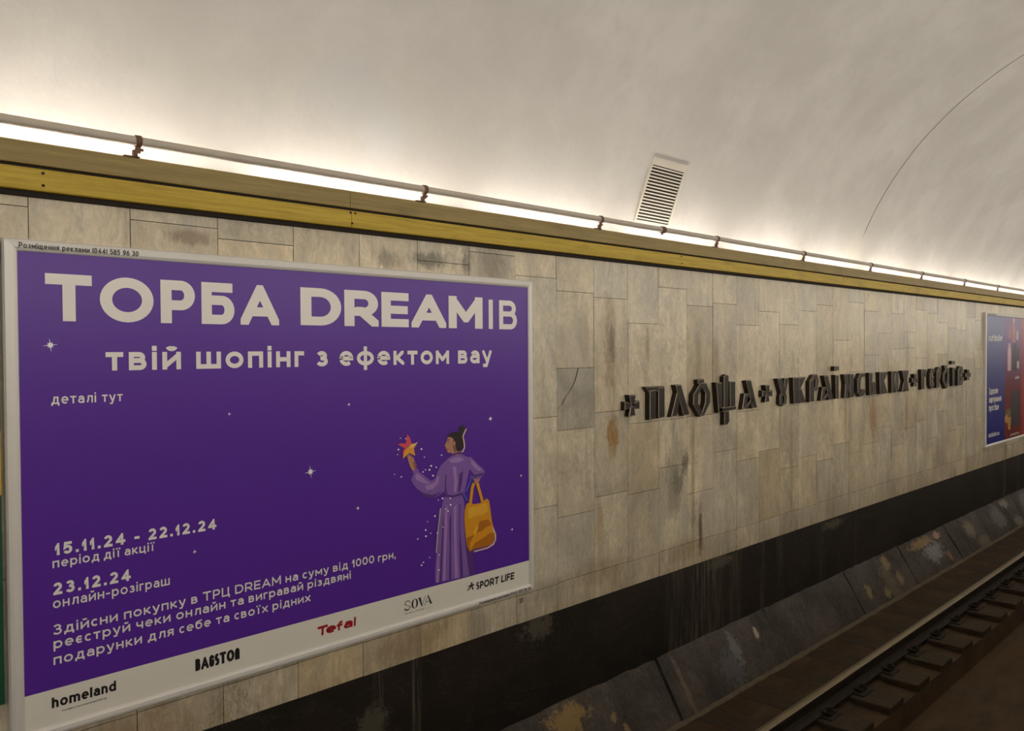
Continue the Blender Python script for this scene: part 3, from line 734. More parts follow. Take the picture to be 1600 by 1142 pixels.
def stroke(pts, w):
    """quads for a thick polyline with mitred joins, open ends lengthened when straight"""
    pts = [Vector(p) for p in pts]
    pts = [pts[0]]+[c for a, c in zip(pts, pts[1:]) if (c-a).length > 1e-6]
    closed = (pts[0]-pts[-1]).length < 1e-6
    if closed: pts = pts[:-1]
    else:
        for i, j in ((0, 1), (-1, -2)):
            d = pts[i]-pts[j]
            if d.length > w*.7 or len(pts) == 2: pts[i] = pts[i]+d.normalized()*w*(.5 if abs(d.x) < 1e-6 or abs(d.y) < 1e-6 else 1.2)
    n = len(pts); Lf = []; Rg = []
    for i in range(n):
        a = pts[i-1] if (closed or i > 0) else None
        c = pts[(i+1) % n] if (closed or i < n-1) else None
        d1 = (pts[i]-a).normalized() if a is not None else None
        d2 = (c-pts[i]).normalized() if c is not None else None
        if d1 is None: d1 = d2
        if d2 is None: d2 = d1
        n1 = Vector((-d1.y, d1.x)); n2 = Vector((-d2.y, d2.x)); mm = n1+n2
        if mm.length < .3: mm = n1
        mm.normalize(); k = min(1/max(mm.dot(n1), .3), 2.6)
        Lf.append(pts[i]+mm*w/2*k); Rg.append(pts[i]-mm*w/2*k)
    out = []
    for i in range(n if closed else n-1):
        j = (i+1) % n; out.append([tuple(Lf[i]), tuple(Lf[j]), tuple(Rg[j]), tuple(Rg[i])])
    return out

def text_polys(txt, xa, xb, zb, xh, weight, cap=1.38, gap=.25, slant=0.0, space=.62, squash=1.0):
    """polygons (X, Z) of a line of text fitted between xa and xb on baseline zb; xh: x-height; weight: stroke in metres"""
    items = []; tot = 0; xh = xh*squash; word = 0
    for ch in txt:
        if ch == ' ': items.append((None, space*xh, 0, None)); tot += space*xh; continue
        if ch in LOW: wd, ps = LOW[ch]; H = xh
        else: wd, ps = CAPS[ch]; H = xh*cap
        ow = wd*H if wd > .3 else max(weight, .01*H)
        if ch in ('ї',): ow = weight*2.9
        items.append((ps, ow, H, ch)); tot += ow
    ngap = sum(1 for a, c in zip(items, items[1:]) if a[0] and c[0])
    tot += ngap*gap*xh
    s = (xb-xa)/tot; x = xa; out = []
    for k, (ps, ow, H, ch) in enumerate(items):
        if ps is None: x += ow*s; word += 1; continue
        W = ow*s
        X = lambda u: x+weight/2+u*(W-weight) if W > weight*1.02 else x+W/2
        Z = lambda v: weight/2+v*(H-weight)
        for kp, p in enumerate(ps):
            q = [(X(u), Z(v)) for u, v in p]
            lx, hx = min(a for a, _ in q)-weight/2, max(a for a, _ in q)+weight/2
            lz, hz = min(a for _, a in q)-weight/2, max(a for _, a in q)+weight/2
            for kq, quad in enumerate(stroke(q, weight)):
                quad = clip_poly(quad, lz, hz, 1)
                if len(quad) > 2: quad = clip_poly(quad, lx, hx, 0)
                if len(quad) > 2: out.append([(a+slant*b_/squash, zb+b_/squash, 5e-5*kp+1.2e-5*(kq % 2)+(2.5e-5 if kq >= 2 and kq >= len(p)-2 else 0)+(1.5e-4 if k % 2 else 0), word) for a, b_ in quad])
        x += W
        if k+1 < len(items) and items[k+1][0] is not None: x += gap*xh*s
    return out

# ------------------------------------------------------------------ the purple poster
PX0, PX1, PZ0, PZ1 = .846, 3.886, 1.121, 3.166
ps = empty('advertising_poster', ((PX0+PX1)/2, 0, PZ0))
tag(ps, 'big purple shopping advertisement in a pale frame on the marble wall', 'poster', 'framed posters on the track wall')
def frame_mesh(x0, x1, z0, z1, wl, wt, wr, wbt, d0=.002, d1=-.045):
    b = MB()
    ch = .012
    outer = [(x0, z0), (x1, z0), (x1, z1), (x0, z1)]; inner = [(x0+wl, z0+wbt), (x1-wr, z0+wbt), (x1-wr, z1-wt), (x0+wl, z1-wt)]
    for k in range(4):
        a, c = outer[k], outer[(k+1) % 4]; d, e_ = inner[(k+1) % 4], inner[k]
        def at(p, q, t): return (p[0]+(q[0]-p[0])*t, p[1]+(q[1]-p[1])*t)
        secs = []
        for t, y in ((0, d0), (0, d1+ch), (.12, d1+.003), (.35, d1), (.7, d1+.002), (.92, d1+.007), (1, d1+ch), (1, d0)):
            p = at(a, e_, t); q = at(c, d, t); secs.append(((p[0], y, p[1]), (q[0], y, q[1])))
        b.grid([[s_[0] for s_ in secs], [s_[1] for s_ in secs]])
    return b
o = frame_mesh(PX0, PX1, PZ0, PZ1, .054, .049, .040, .043).build('frame', M['frame'], ps)
FR = o
b = MB(); b.box(PX0+.03, PX1-.02, -.030, .001, PZ0+.03, PZ1-.03); SH = b.build('sheet', M['purple'], ps)
YP = -.0306
o = flat('logo_strip', [[(PX0+.05, PZ0+.04), (PX1-.036, PZ0+.04), (PX1-.036, 1.319), (PX0+.05, 1.312)]], M['paper'], SH, YP)
tag(o, 'off white strip along the bottom with sponsor logos')
YT = -.0313
def words(name, mat, polys, parent=SH, y=YT):
    """each word of a printed line is a mesh of its own"""
    for k in sorted({p[0][3] for p in polys}): flat(name, [p for p in polys if p[0][3] == k], mat, parent, y)
def text(name, mat, polys, parent=SH, y=YT, label=None):
    o = flat(name, polys, mat, parent, y)
    if label: tag(o, label)
    return o
W_ = M['ink_white']
text('headline', W_, text_polys('ТОРБА', .999, 2.052, 2.838, .196/1.38, .050, gap=.20, squash=1.12), label='big white word ТОРБА')
text('headline', W_, text_polys('DREAM', 2.173, 3.443, 2.842, .194/1.38, .064, gap=.10, squash=1.4), label='extra bold white word DREAM')
text('headline', W_, text_polys('ІВ', 3.494, 3.746, 2.842, .184/1.38, .036, gap=.34, squash=1.1), label='thin white letters ІВ')
words('tagline', W_, text_polys('твій шопінг з ефектом вау', 1.229, 3.518, 2.628, .080, .0215, gap=.26, space=.8))
words('caption', W_, text_polys('деталі тут', 1.015, 1.297, 2.494, .031, .0062, gap=.25, space=.85))
words('date_line', W_, text_polys('15.11.24 - 22.12.24', 1.020, 1.713, 1.866, .0365, .0115, gap=.34, space=1.0))
words('date_line', W_, text_polys('23.12.24', 1.011, 1.320, 1.702, .0365, .0115, gap=.34))
words('subcaption', W_, text_polys('період дії акції', 1.010, 1.424, 1.815, .029, .0062))
words('subcaption', W_, text_polys('онлайн-розіграш', 1.009, 1.490, 1.647, .031, .0062))
words('paragraph', W_, text_polys('Здійсни покупку в ТРЦ DREAM на суму від 1000 грн,', 1.008, 2.760, 1.536, .0315, .0070, cap=1.36, space=.75))
words('paragraph', W_, text_polys('реєструй чеки онлайн та вигравай різдвяні', 1.009, 2.460, 1.479, .0315, .0070, space=.75))
words('paragraph', W_, text_polys('подарунки для себе та своїх рідних', 1.008, 2.212, 1.412, .0315, .0070, space=.75))
K_ = M['ink_black']
text('logo', K_, text_polys('homeland', .999, 1.252, 1.234, .0335, .0092, gap=.18) + text_polys('modern furniture building', 1.037, 1.211, 1.2095, .0055, .0014))
text('logo', K_, text_polys('BAGSTON', 1.603, 1.822, 1.217, .056/1.38, .0135, gap=.08))
text('logo', M['ink_red'], text_polys('T', 2.251, 2.312, 1.216, .050/1.38, .0135, slant=.06) + text_polys('efal', 2.303, 2.492, 1.216, .038, .0122, gap=.06, slant=.06), label='red brand logo')
# logo with thick and thin strokes
sv = []
def serif(txt_x0, txt_x1, z, h):
    w = (txt_x1-txt_x0)/4; t = .0032; T = .0150; R_ = []
    # S
    x = txt_x0
    R_ += [q for q in stroke([(x+.010, z+h*.14), (x+.016, z+.006), (x+.030, z+.004)], t)]
    R_ += [[(x+.006, z+h*.80), (x+.014, z+h*.62), (x+.040, z+h*.38), (x+.043, z+h*.20), (x+.030, z+h*.44), (x+.006, z+h*.62)]]
    R_ += stroke([(x+.006, z+h*.75), (x+.013, z+h*.96), (x+.026, z+h), (x+.038, z+h*.93), (x+.041, z+h*.80)], t*1.3)
    R_ += stroke([(x+.043, z+h*.25), (x+.036, z+h*.06), (x+.022, z), (x+.008, z+h*.06), (x+.004, z+h*.22)], t*1.3)
    # O
    x = txt_x0+w*1.02; cx = x+w*.47; cz = z+h/2
    n = 28
    for i in range(n):
        a1, a2 = 2*PI*i/n, 2*PI*(i+1)/n
        P = lambda a, rx, rz: (cx+rx*math.cos(a), cz+rz*math.sin(a))
        R_.append([P(a1, w*.46, h*.52), P(a2, w*.46, h*.52), P(a2, w*.22, h*.48), P(a1, w*.22, h*.48)])
    # V
    x = txt_x0+w*2.0
    R_.append([(x, z+h), (x+T*1.15, z+h), (x+w*.58, z), (x+w*.46, z)]); R_ += stroke([(x+w*.52, z+.002), (x+w*.98, z+h*.96)], t)
    # A
    x = txt_x0+w*2.92
    R_ += stroke([(x, z+.002), (x+w*.50, z+h)], t); R_.append([(x+w*.44, z+h), (x+w*.56, z+h), (x+w*1.08, z), (x+w*.80, z)]); R_ += stroke([(x+w*.2, z+h*.34), (x+w*.7, z+h*.34)], t)
    R_ += [[(x+w*.70, z), (x+w*1.16, z), (x+w*1.16, z+.0022), (x+w*.70, z+.0022)]]
    return R_
text('logo', K_, serif(2.817, 3.022, 1.219, .054) + text_polys('Jewelry House', 2.817, 2.958, 1.198, .006, .0014) + stroke([(2.965, 1.2), (3.02, 1.2)], .0008))
icon = []
for pts in ([(3.325, 1.272), (3.336, 1.280), (3.346, 1.274), (3.338, 1.266)], [(3.312, 1.262), (3.338, 1.268), (3.350, 1.258), (3.340, 1.248), (3.330, 1.254), (3.318, 1.252)],
            [(3.318, 1.252), (3.330, 1.254), (3.322, 1.240), (3.300, 1.232), (3.298, 1.238), (3.312, 1.244)], [(3.334, 1.252), (3.344, 1.250), (3.352, 1.232), (3.346, 1.229), (3.336, 1.240)],
            [(3.340, 1.260), (3.356, 1.254), (3.358, 1.260), (3.346, 1.268)], [(3.300, 1.250), (3.313, 1.256), (3.308, 1.262)]): icon.append(pts)
text('logo', K_, icon + text_polys('SPORT', 3.372, 3.566, 1.224, .046/1.38, .0105, gap=.14, slant=.08) + text_polys('LIFE', 3.588, 3.705, 1.224, .046/1.38, .0105, gap=.14, slant=.08))
# printed stars: a bright core with thin rays
stars = []
for x, z, r in [(1.015, 2.738, .030), (1.784, 2.408, .012), (2.459, 2.42, .014), (3.504, 2.278, .026), (2.221, 2.083, .036), (1.607, 1.777, .014), (2.51, 1.853, .016), (3.776, 1.888, .016), (3.69, 1.549, .016)]:
    for k in range(8):
        a = PI/4*k+.12; rr = r*(1.0 if k % 2 == 0 else .55); w = r*.07
        stars.append([(x+w*math.sin(a)+r*.2*math.cos(a), z-w*math.cos(a)+r*.2*math.sin(a)), (x+rr*math.cos(a), z+rr*math.sin(a)), (x-w*math.sin(a)+r*.2*math.cos(a), z+w*math.cos(a)+r*.2*math.sin(a))])
    stars.append([(x+r*.34*math.cos(2*PI*k/12), z+r*.34*math.sin(2*PI*k/12), 8e-5) for k in range(12)])
text('printed_star', M['ink_sparkle'], stars, label='small white sparkling stars')
FIG = [('dress',[(3.1239,1.8411),(3.1871,1.8308),(3.2652,1.8278),(3.2785,1.7901),(3.286,1.7169),(3.2931,1.6022),(3.3089,1.5272),(3.3193,1.4527),(3.3354,1.3978),(3.3571,1.3248),(3.2904,1.3235),(3.2022,1.3269),(3.1292,1.3296),(3.0487,1.332),(3.0456,1.4026),(3.0569,1.5004),(3.072,1.5978),(3.0832,1.6761),(3.0943,1.7546),(3.1078,1.803)]),('dress_dark',[(3.2855,1.6654),(3.2931,1.6022),(3.306,1.507),(3.3529,1.4717),(3.3599,1.3242),(3.3208,1.3237),(3.3049,1.3932),(3.2919,1.4784),(3.282,1.5834)]),('dress_dark',[(3.1591,1.6846),(3.1703,1.7438),(3.175,1.6822),(3.1708,1.5305),(3.1715,1.3291),(3.1529,1.3298),(3.1601,1.5222)]),('dress_dark',[(3.2403,1.7747),(3.2484,1.7736),(3.2441,1.6101),(3.2589,1.4637),(3.2657,1.3243),(3.244,1.3256),(3.2374,1.4881)]),('dress_dark',[(3.1065,1.6725),(3.1149,1.7316),(3.1139,1.6311),(3.1047,1.4917),(3.0952,1.3325),(3.0796,1.3317),(3.0917,1.494)]),('dress_light',[(3.1269,1.75),(3.147,1.7875),(3.1431,1.6668),(3.1308,1.4869),(3.1266,1.3321),(3.103,1.3329),(3.1153,1.5099)]),('dress_light',[(3.1944,1.7607),(3.2187,1.7777),(3.2144,1.6149),(3.2184,1.4711),(3.2277,1.3279),(3.1982,1.3287),(3.1969,1.4749)]),('dress_light',[(3.0655,1.4688),(3.0764,1.5169),(3.0751,1.3968),(3.0719,1.3332),(3.0539,1.333)]),('dress',[(3.2205,1.6855),(3.2367,1.6851),(3.2357,1.5807),(3.2221,1.5768)]),('dress',[(3.1312,2.0476),(3.0971,2.027),(3.0735,1.9925),(3.0512,1.9501),(3.0193,1.9419),(2.9718,1.977),(2.9226,2.0138),(2.9005,2.0113),(2.8732,1.9658),(2.8899,1.9376),(2.919,1.9048),(2.9495,1.8735),(2.9868,1.849),(3.0437,1.8395),(3.0953,1.8548),(3.1268,1.8729),(3.1303,1.9611)]),('dress',[(3.1896,2.0763),(3.1563,2.0643),(3.1299,2.0467),(3.1204,2.0125),(3.1249,1.9416),(3.1202,1.8617),(3.1475,1.84),(3.2072,1.8302),(3.2571,1.8319),(3.2846,1.8562),(3.3101,1.9306),(3.3273,1.9907),(3.336,2.0313),(3.3044,2.0551),(3.2636,2.0774),(3.2298,2.0847)]),('dress_light',[(2.9014,1.9868),(2.92,1.9994),(2.9716,1.9593),(3.0166,1.9244),(2.9813,1.9306),(2.9503,1.9421),(2.9134,1.9611)]),('dress_light',[(2.975,1.9195),(3.0191,1.9221),(3.051,1.9302),(3.0707,1.9678),(3.086,1.9561),(3.0702,1.918),(3.0315,1.8908),(2.9872,1.8934)]),('dress_light',[(3.1562,2.0491),(3.1894,2.0611),(3.2431,2.063),(3.2837,2.0416),(3.2428,2.0303),(3.1891,2.0306)]),('dress_light',[(3.1889,2.0053),(3.2156,2.0076),(3.2254,1.9096),(3.2141,1.8497),(3.1953,1.8521),(3.2014,1.9226)]),('dress_dark',[(3.1303,1.9611),(3.1409,1.97),(3.1348,1.89),(3.1475,1.843),(3.1241,1.8612)]),('dress_dark',[(2.919,1.9048),(2.9683,1.876),(3.0311,1.8581),(3.102,1.869),(3.0437,1.8395),(2.9868,1.849),(2.9495,1.8735)]),('dress_dark',[(3.2421,1.9588),(3.2721,1.976),(3.2633,1.9051),(3.2409,1.8402),(3.2303,1.8579)]),('dress',[(2.8809,2.0105),(2.908,2.0319),(2.9325,2.0146),(2.9015,1.9917)]),('dress',[(3.2976,2.0578),(3.3362,2.052),(3.3694,2.0228),(3.4057,1.9909),(3.434,1.9732),(3.451,1.9514),(3.4393,1.9264),(3.4106,1.9086),(3.3795,1.8997),(3.3543,1.9089),(3.3405,1.925),(3.363,1.9391),(3.3464,1.9555),(3.3244,1.9786),(3.3137,2.0128)]),('dress_light',[(3.3361,2.0416),(3.3665,2.0158),(3.4084,1.978),(3.431,1.9609),(3.4026,1.9598),(3.3662,1.9814),(3.3386,2.0103)]),('dress_dark',[(3.363,1.9391),(3.4081,1.9424),(3.4423,1.945),(3.4335,1.9249),(3.4023,1.9263),(3.3544,1.9193)]),('dress_dark',[(3.1188,1.8538),(3.1872,1.8349),(3.2681,1.8429),(3.2652,1.8268),(3.187,1.8227),(3.1264,1.8347)]),('skin',[(3.1739,2.1),(3.2274,2.1135),(3.2515,2.0929),(3.2378,2.0737),(3.1842,2.0747)]),('dress_dark',[(3.1764,2.0876),(3.2097,2.0886),(3.2516,2.095),(3.265,2.0773),(3.2231,2.0792),(3.1895,2.0722)]),('hair',[(3.1484,2.1951),(3.171,2.2116),(3.211,2.2187),(3.25,2.2117),(3.2715,2.1917),(3.2794,2.1551),(3.2735,2.1176),(3.2516,2.099),(3.2273,2.0951),(3.2087,2.1233),(3.1906,2.1827),(3.1708,2.1853)]),('hair',[(3.2937,2.226),(3.2916,2.2167),(3.2856,2.2091),(3.2766,2.2044),(3.2662,2.2033),(3.2558,2.206),(3.2471,2.212),(3.2413,2.2204),(3.2394,2.2299),(3.2415,2.2391),(3.2475,2.2466),(3.2563,2.2513),(3.2667,2.2525),(3.2771,2.2499),(3.2859,2.244),(3.2918,2.2355)]),('skin',[(3.151,2.1879),(3.1708,2.1893),(3.1906,2.1797),(3.2064,2.154),(3.2141,2.1228),(3.2219,2.0956),(3.2031,2.0892),(3.1792,2.0995),(3.1606,2.0922),(3.1449,2.1027),(3.1397,2.1152),(3.1333,2.1219),(3.136,2.1297),(3.1243,2.1387),(3.1349,2.1539),(3.1429,2.1694)]),('skin_dark',[(3.1905,2.1726),(3.2063,2.1509),(3.2141,2.1228),(3.2219,2.0956),(3.2004,2.0935),(3.1901,2.1249)]),('skin',[(3.2117,2.1474),(3.2098,2.1398),(3.2051,2.1354),(3.1993,2.1359),(3.1947,2.1411),(3.193,2.149),(3.1948,2.1566),(3.1995,2.161),(3.2053,2.1606),(3.21,2.1554)]),('hair',[(3.1443,2.1733),(3.1641,2.1757),(3.1653,2.1716),(3.1455,2.1691)]),('hair',[(3.1455,2.1611),(3.1586,2.161),(3.1586,2.157),(3.1467,2.157)]),('lips',[(3.1385,2.1194),(3.1529,2.1191),(3.1502,2.1123),(3.141,2.1121)]),('cream',[(3.295,2.2306),(3.281,2.2108),(3.2667,2.184),(3.276,2.1497),(3.2797,2.1175),(3.2667,2.0957),(3.2552,2.0939),(3.2587,2.0869),(3.2744,2.0908),(3.2892,2.1158),(3.2854,2.15),(3.2762,2.1829),(3.2897,2.2073),(3.3035,2.2267)]),('skin',[(2.9129,2.0304),(2.8859,2.0158),(2.8667,2.0411),(2.8549,2.0694),(2.8503,2.093),(2.8625,2.1015),(2.8744,2.0868),(2.8867,2.0933),(2.9011,2.0696),(2.9106,2.0482)]),('skin_dark',[(2.9011,2.0696),(2.9129,2.0304),(2.9006,2.0239),(2.8864,2.0643)]),('skin',[(2.8526,2.0812),(2.8456,2.1012),(2.853,2.1121),(2.8601,2.0998)]),('skin',[(2.86,2.094),(2.8578,2.1116),(2.8662,2.1127),(2.8721,2.0948)]),('skin',[(2.8696,2.0911),(2.8722,2.1064),(2.8795,2.1037),(2.8817,2.0861)]),('skin',[(2.8817,2.0861),(2.8867,2.0972),(2.894,2.0926),(2.8938,2.0713)]),('skin',[(3.3599,1.9124),(3.4106,1.9086),(3.402,1.8929),(3.3849,1.8844),(3.3625,1.8913)]),('star_red',[(2.8458,2.2313),(2.8685,2.2083),(2.8778,2.1708),(2.8606,2.1539),(2.8315,2.1275),(2.8144,2.0946),(2.8149,2.1358),(2.8305,2.1507),(2.7797,2.1762),(2.8035,2.1819),(2.8344,2.1773),(2.8419,2.2008)]),('star_yellow',[(2.9243,2.1795),(2.8945,2.1431),(2.9039,2.1014),(2.8627,2.1208),(2.8144,2.0927),(2.8292,2.1393),(2.8607,2.1596),(2.8754,2.1719),(2.8973,2.172)]),('star_light',[(2.9243,2.1795),(2.8873,2.1515),(2.863,2.1478),(2.8753,2.171),(2.9022,2.1735)]),('bag',[(3.3396,1.7642),(3.3484,1.816),(3.3571,1.8608),(3.3708,1.885),(3.3487,1.894),(3.334,1.8675),(3.325,1.8212),(3.3162,1.7694)]),('bag',[(3.4409,1.7653),(3.4242,1.8149),(3.4076,1.8589),(3.3995,1.8868),(3.3761,1.8856),(3.3844,1.8571),(3.4009,1.8131),(3.4175,1.7638)]),('bag',[(3.2948,1.7672),(3.328,1.7772),(3.3501,1.7596),(3.4063,1.7582),(3.4378,1.7686),(3.4666,1.7806),(3.4867,1.76),(3.4977,1.6969),(3.5087,1.6314),(3.5315,1.5617),(3.5282,1.5217),(3.5133,1.4901),(3.458,1.4784),(3.3614,1.4806),(3.3195,1.4714),(3.295,1.5089),(3.2848,1.5932),(3.2774,1.6769),(3.2806,1.7279)]),('bag_dark',[(3.2927,1.5609),(3.3622,1.5702),(3.32,1.5253),(3.3223,1.473),(3.295,1.5089)]),('bag_dark',[(3.3223,1.473),(3.3617,1.5181),(3.4327,1.5376),(3.4906,1.5598),(3.5285,1.5537),(3.5192,1.4955),(3.458,1.4784),(3.3614,1.4806)]),('bag_light',[(3.3083,1.7447),(3.378,1.7433),(3.4635,1.7546),(3.4803,1.6993),(3.4341,1.6849),(3.3633,1.6848),(3.3104,1.6719)]),('bag_dark',[(3.4053,1.6471),(3.4769,1.6469),(3.5056,1.6106),(3.4621,1.6015),(3.4189,1.582),(3.3764,1.5784)]),('bag_light',[(3.3769,1.6306),(3.3936,1.607),(3.3621,1.5598),(3.3484,1.5829)]),('cream',[(3.5088,1.5893),(3.5316,1.5469),(3.5326,1.5111),(3.5149,1.4863),(3.466,1.4725),(3.3529,1.4705),(3.3556,1.4619),(3.47,1.4638),(3.5233,1.479),(3.5442,1.5075),(3.543,1.547),(3.5196,1.5909)]),('blue',[(3.3297,1.9395),(3.3184,1.8999),(3.2909,1.8575),(3.2654,1.8386),(3.2822,1.808),(3.3016,1.7865),(3.3103,1.7904),(3.2916,1.8111),(3.2762,1.8361),(3.3003,1.8522),(3.3289,1.896),(3.3405,1.9367)]),('cream_dim',[(3.0842,1.7726),(3.0648,1.6493),(3.048,1.5123),(3.0582,1.5098),(3.0751,1.6469),(3.0945,1.7702)]),('sparkle',[(2.8021,2.2117),(2.8008,2.2093),(2.7978,2.2086),(2.7948,2.2098),(2.7936,2.2123),(2.7949,2.2147),(2.7979,2.2154),(2.8009,2.2142)]),('sparkle',[(2.8426,2.2055),(2.841,2.2025),(2.8371,2.2016),(2.8332,2.2032),(2.8316,2.2064),(2.8333,2.2094),(2.8372,2.2104),(2.8411,2.2088)]),('sparkle',[(2.9555,2.1357),(2.9535,2.132),(2.9485,2.1309),(2.9436,2.1329),(2.9417,2.137),(2.9437,2.1406),(2.9486,2.1418),(2.9535,2.1398)]),('sparkle',[(2.975,2.0868),(2.9736,2.0844),(2.9704,2.0837),(2.9673,2.085),(2.966,2.0877),(2.9673,2.09),(2.9705,2.0908),(2.9737,2.0894)]),('sparkle',[(3.1063,2.0862),(3.1045,2.0831),(3.1003,2.0821),(3.0961,2.0839),(3.0943,2.0873),(3.0961,2.0904),(3.1004,2.0913),(3.1046,2.0896)]),('sparkle',[(3.0273,2.0302),(3.0252,2.0265),(3.0202,2.0254),(3.0152,2.0275),(3.0131,2.0317),(3.0152,2.0354),(3.0203,2.0365),(3.0253,2.0343)]),('sparkle',[(2.9817,2.0123),(2.9804,2.0099),(2.9772,2.0092),(2.974,2.0106),(2.9727,2.0133),(2.974,2.0156),(2.9772,2.0163),(2.9804,2.0149)]),('sparkle',[(2.9653,2.0013),(2.9636,1.9983),(2.9596,1.9974),(2.9555,1.9992),(2.9539,2.0025),(2.9556,2.0055),(2.9596,2.0064),(2.9637,2.0046)]),('sparkle',[(3.0144,2.0088),(3.0123,2.0051),(3.0073,2.004),(3.0023,2.0062),(3.0003,2.0103),(3.0024,2.014),(3.0074,2.0151),(3.0124,2.0129)]),('sparkle',[(2.7587,2.0105),(2.7574,2.0082),(2.7544,2.0076),(2.7515,2.0089),(2.7503,2.0114),(2.7515,2.0137),(2.7545,2.0144),(2.7575,2.0131)]),('sparkle',[(2.8069,1.9908),(2.8052,1.9878),(2.8014,1.987),(2.7975,1.9887),(2.796,1.992),(2.7976,1.9949),(2.8015,1.9958),(2.8053,1.9941)]),('sparkle',[(2.7896,2.1477),(2.7876,2.1441),(2.7829,2.1429),(2.7783,2.1449),(2.7764,2.1489),(2.7784,2.1525),(2.783,2.1536),(2.7877,2.1516)]),('sparkle',[(2.781,2.1198),(2.7798,2.1175),(2.7767,2.1168),(2.7738,2.118),(2.7726,2.1206),(2.7738,2.1229),(2.7768,2.1236),(2.7798,2.1223)]),('sparkle',[(3.0642,2.0184),(3.0625,2.0153),(3.0583,2.0144),(3.0541,2.0162),(3.0525,2.0196),(3.0542,2.0227),(3.0584,2.0236),(3.0625,2.0218)]),('sparkle',[(3.1115,1.8276),(3.1093,1.8239),(3.1041,1.8229),(3.099,1.8253),(3.0969,1.8295),(3.0991,1.8332),(3.1042,1.8342),(3.1094,1.8318)]),('sparkle',[(3.0764,1.8222),(3.075,1.8199),(3.0717,1.8193),(3.0685,1.8207),(3.0671,1.8235),(3.0685,1.8258),(3.0718,1.8264),(3.0751,1.825)]),('sparkle',[(3.1705,1.8198),(3.1687,1.8167),(3.1644,1.8159),(3.1601,1.8179),(3.1584,1.8214),(3.1602,1.8244),(3.1645,1.8252),(3.1688,1.8233)]),('sparkle',[(3.1741,1.7808),(3.1719,1.777),(3.1667,1.7761),(3.1614,1.7785),(3.1593,1.7828),(3.1615,1.7865),(3.1668,1.7874),(3.172,1.7851)]),('sparkle',[(3.1317,1.7614),(3.1303,1.759),(3.127,1.7584),(3.1236,1.76),(3.1223,1.7627),(3.1237,1.7651),(3.127,1.7657),(3.1303,1.7641)]),('sparkle',[(3.1526,1.7463),(3.1508,1.7433),(3.1465,1.7425),(3.1422,1.7445),(3.1405,1.748),(3.1423,1.7511),(3.1466,1.7518),(3.1509,1.7498)]),('sparkle',[(3.0523,1.7307),(3.0502,1.7271),(3.0451,1.7262),(3.04,1.7286),(3.038,1.7329),(3.0401,1.7365),(3.0452,1.7374),(3.0502,1.735)]),('sparkle',[(2.9936,1.7068),(2.9922,1.7045),(2.989,1.7039),(2.9859,1.7054),(2.9846,1.7082),(2.9859,1.7105),(2.9891,1.711),(2.9923,1.7095)]),('sparkle',[(3.068,1.6284),(3.0662,1.6255),(3.062,1.6248),(3.0578,1.6268),(3.0561,1.6304),(3.0579,1.6333),(3.0621,1.634),(3.0663,1.632)]),('sparkle',[(2.9818,1.6592),(2.9797,1.6556),(2.9747,1.6548),(2.9698,1.6572),(2.9678,1.6615),(2.9699,1.665),(2.9748,1.6659),(2.9798,1.6634)]),('sparkle',[(3.0169,1.6347),(3.0155,1.6324),(3.0123,1.6319),(3.0091,1.6335),(3.0078,1.6362),(3.0091,1.6385),(3.0124,1.6391),(3.0156,1.6375)]),('sparkle',[(2.9216,1.617),(2.9199,1.6141),(2.9159,1.6134),(2.9119,1.6154),(2.9103,1.6189),(2.912,1.6218),(2.916,1.6224),(2.92,1.6204)]),('sparkle',[(2.9827,1.6225),(2.9806,1.619),(2.9756,1.6182),(2.9706,1.6206),(2.9686,1.6248),(2.9707,1.6284),(2.9757,1.6292),(2.9806,1.6268)]),('sparkle',[(3.0065,1.4926),(3.0052,1.4903),(3.0019,1.4899),(2.9987,1.4915),(2.9974,1.4943),(2.9988,1.4966),(3.002,1.497),(3.0052,1.4954)]),('sparkle',[(2.9611,1.4734),(2.9593,1.4705),(2.9553,1.4699),(2.9512,1.472),(2.9496,1.4755),(2.9513,1.4784),(2.9554,1.479),(2.9594,1.4769)]),('sparkle',[(2.9484,1.459),(2.9464,1.4555),(2.9414,1.4549),(2.9365,1.4574),(2.9345,1.4617),(2.9366,1.4652),(2.9415,1.4659),(2.9464,1.4633)]),('sparkle',[(3.0769,1.4967),(3.0755,1.4944),(3.0723,1.494),(3.069,1.4956),(3.0677,1.4984),(3.069,1.5007),(3.0723,1.5012),(3.0756,1.4995)]),('sparkle',[(3.0786,1.4061),(3.0768,1.4032),(3.0726,1.4027),(3.0684,1.4049),(3.0667,1.4084),(3.0685,1.4114),(3.0727,1.4119),(3.0769,1.4097)]),('sparkle',[(3.0394,1.9713),(3.0373,1.9676),(3.0323,1.9666),(3.0272,1.9688),(3.0252,1.9729),(3.0273,1.9766),(3.0324,1.9777),(3.0374,1.9755)]),('sparkle',[(3.1084,1.6571),(3.107,1.6547),(3.1037,1.6542),(3.1004,1.6558),(3.0991,1.6586),(3.1005,1.6609),(3.1038,1.6614),(3.1071,1.6599)])]

order = []
for c, _ in FIG:
    if c not in order: order.append(c)
b = MB()
for k, (c, poly) in enumerate(FIG):
    b.face([(x, -.0312-.00006*k, z) for x, z in poly], order.index(c))
me = bpy.data.meshes.new('printed_figure'); o_ = ROOTLOC[SH.name]
me.from_pydata([tuple(Vector(p)-o_) for p in b.v], [], b.f)
for c in order: me.materials.append(M['ink_'+c])
for p, i in zip(me.polygons, b.mi): p.material_index = i
o = bpy.data.objects.new('printed_figure', me); COL.objects.link(o); o.parent = SH
tag(o, 'printed person in a purple dress holding up a star and carrying a yellow bag')
